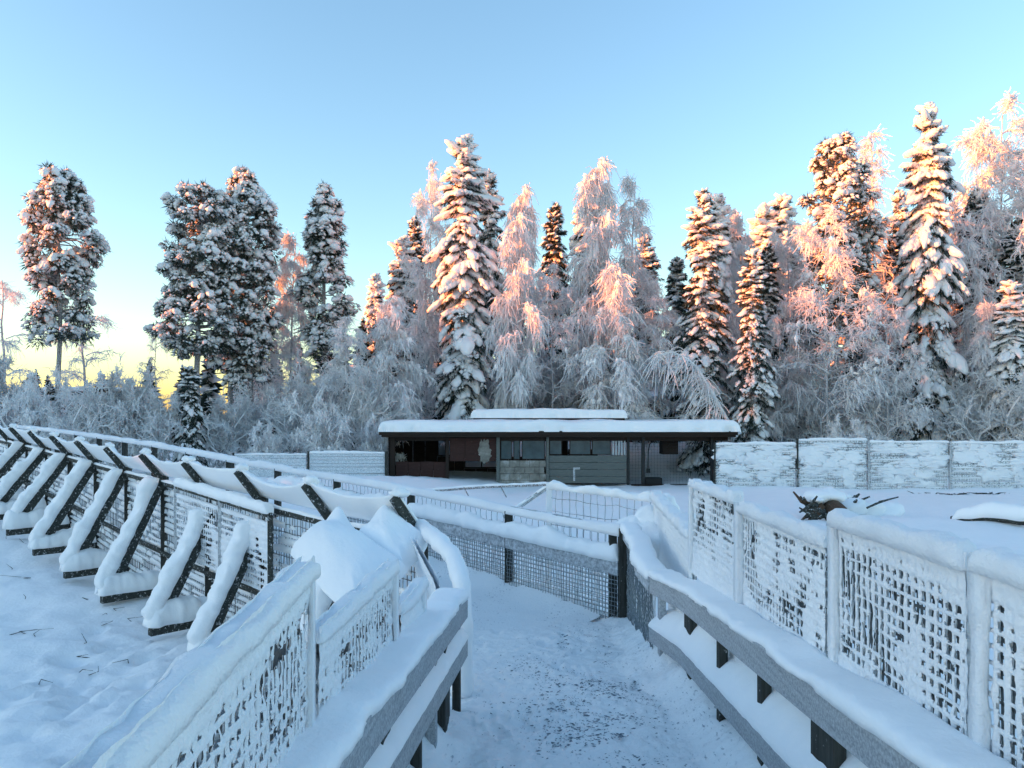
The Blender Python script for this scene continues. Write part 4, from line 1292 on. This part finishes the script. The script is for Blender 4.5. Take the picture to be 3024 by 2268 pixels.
def pine_parts(seed, H, zc, R, prof, nclump=150, trunk_r=.2, lean=0.0, tops=((0, 0),), snow=1.0):
    R_ = rng(seed)
    mt, mn, ms = MB(), MB(), MB()
    zz = np.linspace(-.3, H * .96, 16)
    wob = np.stack([np.cumsum(R_.normal(size=16) * .05) + lean * zz / H, np.cumsum(R_.normal(size=16) * .05)], 1)
    P = np.concatenate([wob, zz[:, None]], 1)
    tube(mt, P, trunk_r * (1 - .8 * zz / H), 8)
    C, A, NB, ND, NL, NW = [], [], [], [], [], []
    br = []
    for k in range(nclump):
        f = R_.random() ** .8 if k > 14 else .99 - k * .02
        z = zc + (H - zc) * f
        rz = R * np.interp(f, *prof) * (.85 + .35 * vnoise(np.array([[f * 5, seed + 3.]]), seed)[0])
        tx, ty = tops[k % len(tops)]
        az = R_.uniform(0, 2 * np.pi); r = rz * R_.uniform(.15, 1.0) ** .55
        c = np.array([tx * f + r * math.cos(az) + np.interp(z, zz, wob[:, 0]), ty * f + r * math.sin(az), z - .22 * r + R_.normal() * .15])
        cs = R_.uniform(.40, .72) * np.interp(f, [0, .8, 1], [1, .9, .6])
        s0 = np.array([np.interp(z, zz, wob[:, 0]), np.interp(z, zz, wob[:, 1]), z - .1])
        mid = (s0 + c) / 2 + np.array([0, 0, .12 * r])
        br.append(np.stack([s0, mid, c]))
        n = 125
        d_ = norm(R_.normal(size=(n, 3)) * [1, 1, .9])
        NB.append(c + d_ * cs * R_.uniform(.1, .85, n)[:, None] * [1, 1, .85]); ND.append(norm(d_ + np.array([0, 0, -.25]))); NL.append(R_.uniform(.16, .40, n)); NW.append(R_.uniform(.03, .08, n))
        nl = int(36 * snow * R_.uniform(.35, 1.3))
        for j in range(nl):
            a2 = R_.uniform(0, 6.28); rr = math.sqrt(R_.random()) * cs
            el = (np.clip(1 - (rr / cs) ** 2, 0, 1) ** .5 * R_.choice([.75, .75, .2, -.35])) * cs * .8
            sz = R_.uniform(.045, .105) * (1 + .9 * (R_.random() < .12))
            dn = norm(np.array([math.cos(a2) * .8, math.sin(a2) * .8, -.9 * rr / cs + .1]))
            sd_ = norm(np.cross(dn, [0.1, 0.2, 1])); na = np.cross(sd_, dn)
            C.append(c + np.array([math.cos(a2) * rr, math.sin(a2) * rr, el])); A.append(np.stack([dn * sz * R_.uniform(1.0, 1.7), sd_ * sz, na * sz * .75]))
    br = np.array(br)
    twigs(mt, br, np.array([[.05, .035, .02]]) * np.ones((len(br), 1)))
    spikes(mn, np.concatenate(NB), np.concatenate(ND), np.concatenate(NL), np.concatenate(NW), R_)
    C, A = np.array(C), np.array(A); big = np.linalg.norm(A[:, 1], axis=1) > .105
    blobs(ms, C[big], A[big] * 1.15, seed, 1, .6, 2.0); blobs(ms, C[~big], A[~big] * 1.25, seed + 1, 4, .6, 2.0)
    return dict(trunk=(mt, M_BARK, True), crown=(mn, M_PNEEDLE, False), snow=(ms, M_TSNOW, True), H=H, R=R)

def bush_parts(*a, **k):
    p = birch_parts(*a, **k); p['crown'] = (p['crown'][0], M_BTWIG, False); return p

def birch_parts(seed, H=15., R=2.6, n1=26, n2=10, n3=9, weep=.6, up=1.0, cb=.22, tw=.020, clumps=0, stems=1, trunk_r=.11, dark=False, larch=False, csz=1.0):
    R_ = rng(seed)
    mt, mc, ms = MB(), MB(), MB()
    L1, L2, L3 = [], [], []
    K = 6
    tK = np.linspace(0, 1, K)
    for s in range(stems):
        nz = 14
        zz = np.linspace(-.2, H * (1 if s == 0 else R_.uniform(.6, .95)), nz)
        wob = np.cumsum(R_.normal(size=(nz, 2)) * .07, 0) + R_.normal(size=2)[None] * (.18 * R if stems > 1 else 0) + (R_.normal(size=2) * R * .4)[None] * (zz[:, None] / H) ** 1.3 * (stems > 1)
        P = np.concatenate([wob, zz[:, None]], 1)
        tube(mt, P, trunk_r * (1 - .88 * zz / zz[-1]) * (1 if stems == 1 else .7) + .012, 6)
        m1 = int(n1 / stems) + 1
        for k in range(m1):
            f = cb + (1 - cb) * (k + R_.random()) / m1
            z = f * zz[-1]
            b0 = np.array([np.interp(z, zz, wob[:, 0]), np.interp(z, zz, wob[:, 1]), z])
            az = R_.uniform(0, 6.28)
            if larch:
                L = R * (1 - f) ** .7 * R_.uniform(.6, 1.1) + .15; el = .15
            else:
                L = R * (.35 + 1.5 * (1 - f) * min(1, .55 + f)) * R_.uniform(.6, 1.15); el = up * R_.uniform(.45, 1.05)
            h = np.array([math.cos(az), math.sin(az), 0])
            c = b0 + h * (L * np.sin(tK * 1.4) / 1.0)[:, None] * math.cos(el) + UPV * (L * tK * math.sin(el) - weep * L * tK ** 2.4 * .9)[:, None]
            c = c + np.cumsum(R_.normal(size=(K, 3)) * .05 * L, 0)
            L1.append(c)
            for j in range(n2):
                t_ = R_.uniform(.15, 1); ii = min(int(t_ * (K - 1)), K - 2); b = c[ii] + (c[ii + 1] - c[ii]) * (t_ * (K - 1) - ii)
                tg = norm(c[ii + 1] - c[ii]); dv_ = norm(tg + R_.normal(size=3) * .55 + UPV * .1)
                l2 = L * R_.uniform(.18, .42)
                q = b + dv_ * (tK * l2)[:, None] - UPV * (weep * l2 * tK ** 2 * R_.uniform(.5, 1.2))[:, None] + np.cumsum(R_.normal(size=(K, 3)) * .075 * l2, 0)
                L2.append(q)
    L1 = np.array(L1); L2 = np.array(L2)
    n = len(L2) * n3
    src = np.repeat(L2, n3, 0)
    t_ = R_.uniform(.15, 1, n) * (K - 1); ii = np.clip(t_.astype(int), 0, K - 2)
    ar = np.arange(n)
    b = src[ar, ii] + (src[ar, ii + 1] - src[ar, ii]) * (t_ - ii)[:, None]
    tg = norm(src[ar, ii + 1] - src[ar, ii])
    dv_ = norm(tg + R_.normal(size=(n, 3)) * .7)
    l3 = R_.uniform(.25, .75, n) * (H / 15) ** .5
    k5 = np.linspace(0, 1, 4)
    L3 = b[:, None] + dv_[:, None] * (k5[None, :, None] * l3[:, None, None]) - UPV * (weep * R_.uniform(.3, 1.5, n)[:, None] * l3[:, None] * k5[None] ** 1.8)[..., None] + np.cumsum(R_.normal(size=(n, 4, 3)) * .09 * l3[:, None, None], 1)
    twigs(mc, L1, np.array([np.interp(tK, [0, 1], [.055, .022])]) * np.ones((len(L1), 1)))
    twigs(mc, L2, np.array([np.interp(tK, [0, 1], [1.35, .9])]) * tw * np.ones((len(L2), 1)))
    twigs(mc, L3, np.array([np.interp(k5, [0, 1], [1.0, .55])]) * tw * R_.uniform(.7, 1.3, (n, 1)))
    out = dict(trunk=(mt, M_BIRCH, True), crown=(mc, M_TWIG, False), H=H, R=R)
    if clumps:
        ends = np.concatenate([L2[:, 2], L2[:, 4], L1[:, 3], L1[:, 5]]); tan = np.concatenate([L2[:, 3] - L2[:, 2], L2[:, 5] - L2[:, 4], L1[:, 3] - L1[:, 2], L1[:, 5] - L1[:, 4]])
        pick = R_.choice(len(ends), min(clumps, len(ends)), replace=False)
        ta = norm(tan[pick] + np.array([0, 0, -.5])); sd_ = norm(np.cross(ta, [.1, .2, 1.])); na = np.cross(sd_, ta)
        sz = csz * R_.uniform(.07, .17, len(pick))[:, None]
        blobs(ms, ends[pick], np.stack([ta * sz * 1.7, sd_ * sz * .8, na * sz * .7], 1), seed, 1, .45, 2.1)
        out['snow'] = (ms, M_TSNOW, True)
    return out

def meshes(parts, nm):
    r = {k: parts[k][0].mesh(nm + '_' + k, parts[k][1], parts[k][2]) for k in ('trunk', 'crown', 'snow') if k in parts}
    r['H'], r['R'] = parts['H'], parts['R']
    return r
print('building tree meshes')
SP = [meshes(spruce_parts(11, lump=1.1, bigp=.6), 'spruce_a'), meshes(spruce_parts(12, droop=.8, R=2.2, lump=.95, gap=.2, snow=.8), 'spruce_b'),
      meshes(spruce_parts(13, droop=1.3, R=1.9, lump=1.2), 'spruce_c'), meshes(spruce_parts(14, H=10, R=1.7, lump=.75, snow=.8, needle=1.3), 'spruce_d'),
      meshes(spruce_parts(15, droop=1.0, R=2.8, lump=.8, snow=.6, needle=1.4), 'spruce_e')]
PI_ = [meshes(pine_parts(21, 16.5, 7.4, 2.35, ([0, .15, .4, .7, .9, 1], [.55, .95, .95, .85, .62, .35]), 185), 'pine_a'),
       meshes(pine_parts(22, 16.0, 6.2, 2.3, ([0, .2, .5, .75, .9, 1], [.7, 1.0, .9, .8, .75, .5]), 190, .22), 'pine_b'),
       meshes(pine_parts(23, 16.8, 6.5, 1.75, ([0, .2, .5, .75, .9, 1], [.95, .9, .85, .8, .5, .2]), 135), 'pine_c'),
       meshes(pine_parts(24, 20, 9, 2.6, ([0, .2, .5, .75, .9, 1], [.8, 1, .85, .7, .45, .2]), 190, .2), 'pine_d'), meshes(pine_parts(25, 16.8, 4.6, 2.2, ([0, .15, .5, .75, .9, 1], [.75, 1.0, .9, .75, .6, .35]), 210, .18), 'pine_e')]
BI = [meshes(birch_parts(31, 15, 2.6, 28, 12, 11, .6, tw=.020), 'birch_a'), meshes(birch_parts(32, 15, 2.2, 28, 12, 11, .95, tw=.024, clumps=330), 'birch_b'),
      meshes(birch_parts(33, 16, 3.4, 30, 12, 10, .35, tw=.023, clumps=120), 'birch_c'), meshes(birch_parts(34, 15, 2.3, 20, 8, 7, .5, tw=.016), 'birch_d'),
      meshes(birch_parts(36, 16, 1.3, 60, 6, 5, .25, larch=True, cb=.15, tw=.017), 'larch')]
BU = [meshes(bush_parts(41, 4.2, 2.0, 44, 9, 10, .10, up=1.0, cb=.08, tw=.016, stems=9, trunk_r=.045), 'bush_a'), meshes(birch_parts(42, 3.6, 1.7, 40, 9, 10, .2, up=.9, cb=.08, tw=.018, stems=9, trunk_r=.045, clumps=260, csz=.6), 'bush_b')]

def plant(kind, name, label, px, ytop, d, hw, rot=0., group='trees beyond the enclosure', cat='tree', zb=None, lean=0.):
    x = (px - CX) / F * d
    z0 = float(ground_z(x, d)) if zb is None else zb
    H = EYE - (ytop - HY) / F * d - z0
    t_ = thing(name, label, cat, (x, d, z0), group)
    sx = hw / F * d / kind['R']; sz = H / kind['H']
    M_ = mathutils.Matrix.Rotation(lean, 4, 'Y') @ mathutils.Matrix.Rotation(rot, 4, 'Z') @ mathutils.Matrix.Diagonal((sx, sx, sz, 1))
    par = {}
    for k in ('trunk', 'crown', 'snow'):
        bush = cat == 'bush' and k == 'trunk'
        if k in kind:
            o = bpy.data.objects.new('stems' if bush else k, kind[k]); COL.objects.link(o)
            if bush or k == 'snow': o['kind'] = 'stuff'
            if k == 'snow':
                o.parent = par['crown']
            else:
                o.parent = t_; o.matrix_local = M_
            par[k] = o
    return t_
R_ = rng(99)
def sp(i, *a, **k): return plant(SP[i], 'spruce_tree', *a, rot=R_.uniform(0, 6.28), **k)
def pi_(i, *a, **k): return plant(PI_[i], 'pine_tree', *a, rot=k.pop('rot', R_.uniform(0, 6.28)), **k)
def bi(i, *a, **k): return plant(BI[i], 'birch_tree' if i < 4 else 'larch_tree', *a, rot=R_.uniform(0, 6.28), **k)
def bu(i, *a, **k): return plant(BU[i], 'frosted_bush', *a, rot=R_.uniform(0, 6.28), group='frosted bushes', cat='bush', **k)
# left group
pi_(0, 'leftmost snow-laden pine with a bare lower trunk', 180, 500, 40, 112)
pi_(1, 'snow-laden pine with a flat glowing top, second from the left', 590, 548, 42, 118, rot=.6)
pi_(4, 'taller snow-laden pine close right of the flat-topped one', 735, 508, 43.5, 108)
pi_(2, 'dark thin-trunked pine half hidden behind the two left pines', 690, 720, 46.5, 90)
pi_(2, 'slim snowy pine standing alone right of the two left pines', 960, 565, 45, 92)
sp(3, 'small dark spruce at the foot of the two left pines', 560, 1080, 37, 62)
# middle
sp(2, 'small orange-tipped spruce far off between pine and tall middle spruce', 1110, 812, 62, 52)
sp(0, 'snow-lumped spruce left of the tall middle spruce, its top bent', 1190, 700, 50, 88)
bi(2, 'frosted birch rising behind the left side of the tall middle spruce', 1272, 515, 47, 88)
sp(0, 'tallest spruce in the middle, hung with thick lumps of snow', 1372, 402, 42, 125)
sp(1, 'narrow spruce peeping out right of the tall middle spruce', 1446, 505, 48, 80)
bi(1, 'frosted tree with a bent tip right of the tall middle spruce', 1545, 560, 47, 80)
bi(1, 'weeping frosted birch glowing pink right of the tall middle spruce', 1525, 640, 41, 95)
sp(2, 'dark-hearted spruce within the frosted birches behind the shed roof', 1745, 520, 46, 95)
bi(1, 'tall weeping frosted birch glowing pink above the middle of the shed', 1765, 482, 43, 112)
bi(0, 'slender frosted birch with airy arching twigs right of the pink birch', 1872, 530, 44, 108)
bi(1, 'low drooping frosted birch over the right half of the shed roof', 1820, 800, 40, 120)
bi(0, 'low frosted birch behind the right end of the shed roof', 1960, 880, 41, 120)
bi(2, 'frosted birch low between the tall middle spruce and the pink birch', 1630, 800, 42, 110)
# right
sp(1, 'greenish pointed spruce behind the right end of the shed', 2078, 562, 40, 105)
sp(2, 'white-topped spruce close behind the greenish pointed one', 2122, 578, 46, 72)
sp(2, 'short snowy spire right of the two pointed spruces', 2166, 628, 48, 62)
sp(1, 'small neat spruce in front of the gap, right of the shed', 2222, 735, 38, 78)
sp(2, 'left one of two far spruces with glowing orange tops', 2252, 618, 56, 95)
sp(2, 'right one of two far spruces with glowing orange tops', 2312, 580, 56, 100)
pi_(3, 'big round-topped snowy pine with glowing left side', 2478, 415, 41, 130)
bi(2, 'dense frosted birch covering the lower half of the round-topped pine', 2440, 640, 38.5, 150)
bi(4, 'thin pink frosted larch between round-topped pine and tall right spruce', 2590, 385, 45, 75)
sp(0, 'tallest spruce at right, its top lit yellow and orange', 2742, 308, 40, 115)
bi(2, 'spreading pink-topped birch at the right edge of the picture', 2960, 328, 43, 170)
bi(2, 'second frosted birch just left of the spreading pink-topped one', 2895, 430, 45, 140)
sp(4, 'dark spruce behind and right of the tallest right spruce', 2885, 560, 44, 125)
sp(4, 'dark spruce at the far right edge below the pink birch', 3010, 640, 42, 130)
sp(4, 'dark spruce in shade left of the tallest right spruce', 2640, 700, 46, 110)
sp(4, 'shaded spruce behind the dense frosted birch at right', 2390, 700, 48, 110)
bi(0, 'frosted birch before the dark spruces at the right edge', 2930, 900, 38, 100)
sp(4, 'dark spruce behind the gap left of the tallest middle spruce', 1225, 640, 54, 85)
sp(4, 'dark spruce behind the pink weeping birches', 1640, 600, 54, 95)
sp(1, 'spruce tip showing behind the slender airy birch', 1905, 690, 54, 85)
sp(4, 'dark spruce between airy birch and greenish pointed spruce', 2000, 760, 50, 90)
bi(0, 'frosted birch crown above the small neat spruce', 2190, 640, 47, 85)
sp(4, 'dark spruce right behind the small neat spruce', 2270, 720, 45, 90)
bi(2, 'frosted birch filling the space below the orange-topped spruces', 2330, 680, 46, 110)
bi(0, 'tall frosted birch right behind the thin pink larch', 2560, 560, 47, 105)
sp(1, 'shaded spruce spire just right of the thin pink larch', 2655, 560, 50, 80)
bi(2, 'frosted birch low left of the tallest right spruce', 2620, 860, 38, 110)
sp(1, 'dark spruce close behind the tallest right spruce', 2810, 600, 47, 95)
bi(2, 'wide frosted birch reaching in from beyond the right edge', 3060, 400, 41, 190)
bi(0, 'grey frosted birch among dark spruces near the right edge', 2860, 720, 41, 100)
sp(0, 'snowy spruce standing low at the right edge of the picture', 2985, 830, 37.5, 90)
# frosted under-storey at left and centre
bi(3, 'bare frosted birch at the left edge of the picture', 30, 830, 46, 115)
bi(3, 'bare frosted birch behind the trunk of the leftmost pine', 265, 905, 47, 120)
bi(3, 'thin bare birch standing between leftmost and flat-topped pine', 468, 985, 44, 60)
bi(0, 'grey frosted birch left of the slim pine', 868, 700, 46, 105)
bi(0, 'frosted birch with pale trunk below the slim pine', 1008, 940, 39, 105)
bi(1, 'drooping frosted birch left of the tall middle spruce', 1150, 880, 40, 110)
bi(0, 'frosted birch filling the gap left of the tall middle spruce', 1255, 760, 46, 100)
bi(2, 'frosted birch thicket tree behind the trunks of the two left pines', 800, 880, 50, 120)
bi(0, 'frosted birch low behind the greenish spruce', 2150, 900, 42, 100)
bi(0, 'frosted birch with thin trunks below the orange-topped spruces', 2310, 900, 41, 90)
BUSH = [(15, 1060, 38, 110, 0), (95, 1110, 36, 90, 1), (235, 1150, 35, 90, 0), (330, 1100, 36, 100, 0), (400, 1130, 37, 90, 1), (470, 1170, 36, 80, 0), (640, 1180, 38, 90, 0), (745, 1150, 40, 100, 0), (790, 1260, 34.5, 55, 1), (860, 1120, 39, 100, 0), (960, 1180, 35, 80, 1), (930, 1080, 42, 110, 0), (1060, 1100, 38, 100, 0), (1190, 1080, 46, 110, 0), (1120, 1240, 36, 60, 1), (1480, 1100, 46, 110, 0), (1590, 1060, 47, 110, 0), (1700, 1050, 47, 120, 0), (2085, 1120, 46, 110, 0), (2200, 1080, 41, 100, 0), (2470, 1255, 34.5, 55, 1), (2545, 1245, 34.6, 62, 1), (2600, 1120, 39, 100, 0), (2420, 1100, 41, 110, 0), (2860, 1130, 38, 110, 0), (2990, 1120, 37, 110, 0), (2350, 1080, 43, 110, 0)]
where = {0: 'at the left edge of the picture', 1: 'left of the leftmost pine trunk', 2: 'right of the leftmost pine trunk', 3: 'midway between leftmost pine and small dark spruce', 4: 'a little left of the small dark spruce', 5: 'just left of the small dark spruce', 6: 'between the trunks of the two left pines', 7: 'right of the trunks of the two left pines', 8: 'bright and low above the pale fence', 9: 'below the grey frosted birch', 10: 'arching over the pale fence post', 11: 'behind the arching bush above the pale fence', 12: 'between the pale fence and the shed', 13: 'above the left end of the shed roof', 14: 'tight against the left corner of the shed', 15: 'at the right foot of the tall middle spruce', 16: 'behind the raised roof of the shed', 17: 'over the middle of the raised shed roof', 18: 'over the right end of the shed roof', 19: 'at the foot of the small neat spruce', 20: 'low and bright on top of the second slatted fence section', 21: 'low and bright left of the tallest right spruce', 22: 'behind the bright bush left of the tallest right spruce', 23: 'below the round-topped pine', 24: 'right of the foot of the tallest right spruce', 25: 'at the right edge above the slatted fence', 26: 'in the gap under the orange-topped spruces'}
for k, (px, yt, d, hw, kd) in enumerate(BUSH):
    bu(kd, 'frosted bush ' + where[k], px, yt, d, hw)
# leaning birch stem beside the shed
ln = thing('leaning_birch', 'thin frosted birch leaning over behind the right end of the shed', 'tree', at(2195, 1320, 38))
P = np.array([at(2198, 1330, 38), at(2165, 1270, 38), at(2120, 1190, 38), at(2075, 1110, 38), at(2040, 1065, 38), at(1990, 1040, 38), at(1940, 1050, 38)]); Pq, _ = resample(P, .3)
m_ = MB(); tube(m_, Pq, np.linspace(.12, .03, len(Pq)), 7); m_.build('trunk', M_TWIG, ln, True)
m_ = MB()
R2 = rng(5); n = 260
b = Pq[R2.integers(len(Pq) // 3, len(Pq), n)]
kk = np.linspace(0, 1, 5)
dv_ = norm(R2.normal(size=(n, 3)) + [-.6, 0, -.1]); l_ = R2.uniform(.3, 1.6, n)
L = b[:, None] + dv_[:, None] * (kk[None, :, None] * l_[:, None, None]) - UPV * (l_[:, None] * .8 * kk[None] ** 2)[..., None]
twigs(m_, L, np.array([[1, .9, .8, .7, .5]]) * .024 * np.ones((n, 1))); m_.build('crown', M_TWIG, ln)

# ------------------------------------------------------------------ woods all round: the far wood behind, and the wood on the left that shades the enclosure
def light_spruce(R_, H, R):
    n = 250
    f = R_.random(n) ** 1.1
    z = H * (.04 + .95 * f); r = R * (1 - f) ** .85 + .1
    az = R_.uniform(0, 6.28, n)
    d_ = np.stack([np.cos(az), np.sin(az), -.55 + .9 * f], 1)
    B = np.stack([0 * z, 0 * z, z], 1)
    return B, norm(d_), r * R_.uniform(.8, 1.2, n), .62 * r + .3
def wood_mass(name, label, spots, seed, snow_share=.55):
    R_ = rng(seed); m_ = MB()
    for (x, y, H, R) in spots:
        B, D, L, W = light_spruce(R_, H, R)
        z0 = float(ground_z(x, y))
        B = B + np.array([x, y, z0])
        pick = R_.random(len(B)) < snow_share
        for mm, sel in ((0, ~pick), (1, pick)):
            spikes(m_, B[sel] + np.array([0, 0, .12 * mm]), D[sel], L[sel], W[sel], R_, mm)
    o = m_.build(name, [M_NEEDLE, M_TSNOW])
    stuff(o); tag(o, label, 'wood')
    return o
R_ = rng(123)
spots = []
for k in range(95):
    d = R_.uniform(56, 80); px = R_.uniform(-150, 3150)
    yt = np.interp(px, [0, 300, 500, 900, 1100, 1400, 1900, 2100, 3024], [1130, 1110, 1070, 1000, 950, 850, 900, 800, 780]) + R_.normal() * 40
    H = EYE - (yt - HY) / F * d
    spots.append(((px - CX) / F * d, d, max(H, 3), R_.uniform(1.8, 3)))
wood_mass('far_wood', 'far snowy wood filling the gaps behind the nearer trees', spots, 7, .38)
spots = []
for k in range(330):
    y = R_.uniform(-75, 75); x = -R_.uniform(76, 100)
    hi = np.interp(y, [6, 20], [1.0, 0.0])
    spots.append((x, y, R_.uniform(12.0, 16.3) + 2.8 * hi, R_.uniform(2.2, 3.6)))
for k in range(170):
    spots.append((-R_.uniform(70, 100), R_.uniform(-75, 3), R_.uniform(13.0, 17.0), R_.uniform(2.6, 4.0)))
wood_mass('side_wood', 'dense snowy wood standing beyond the left side of the enclosure', spots, 9)
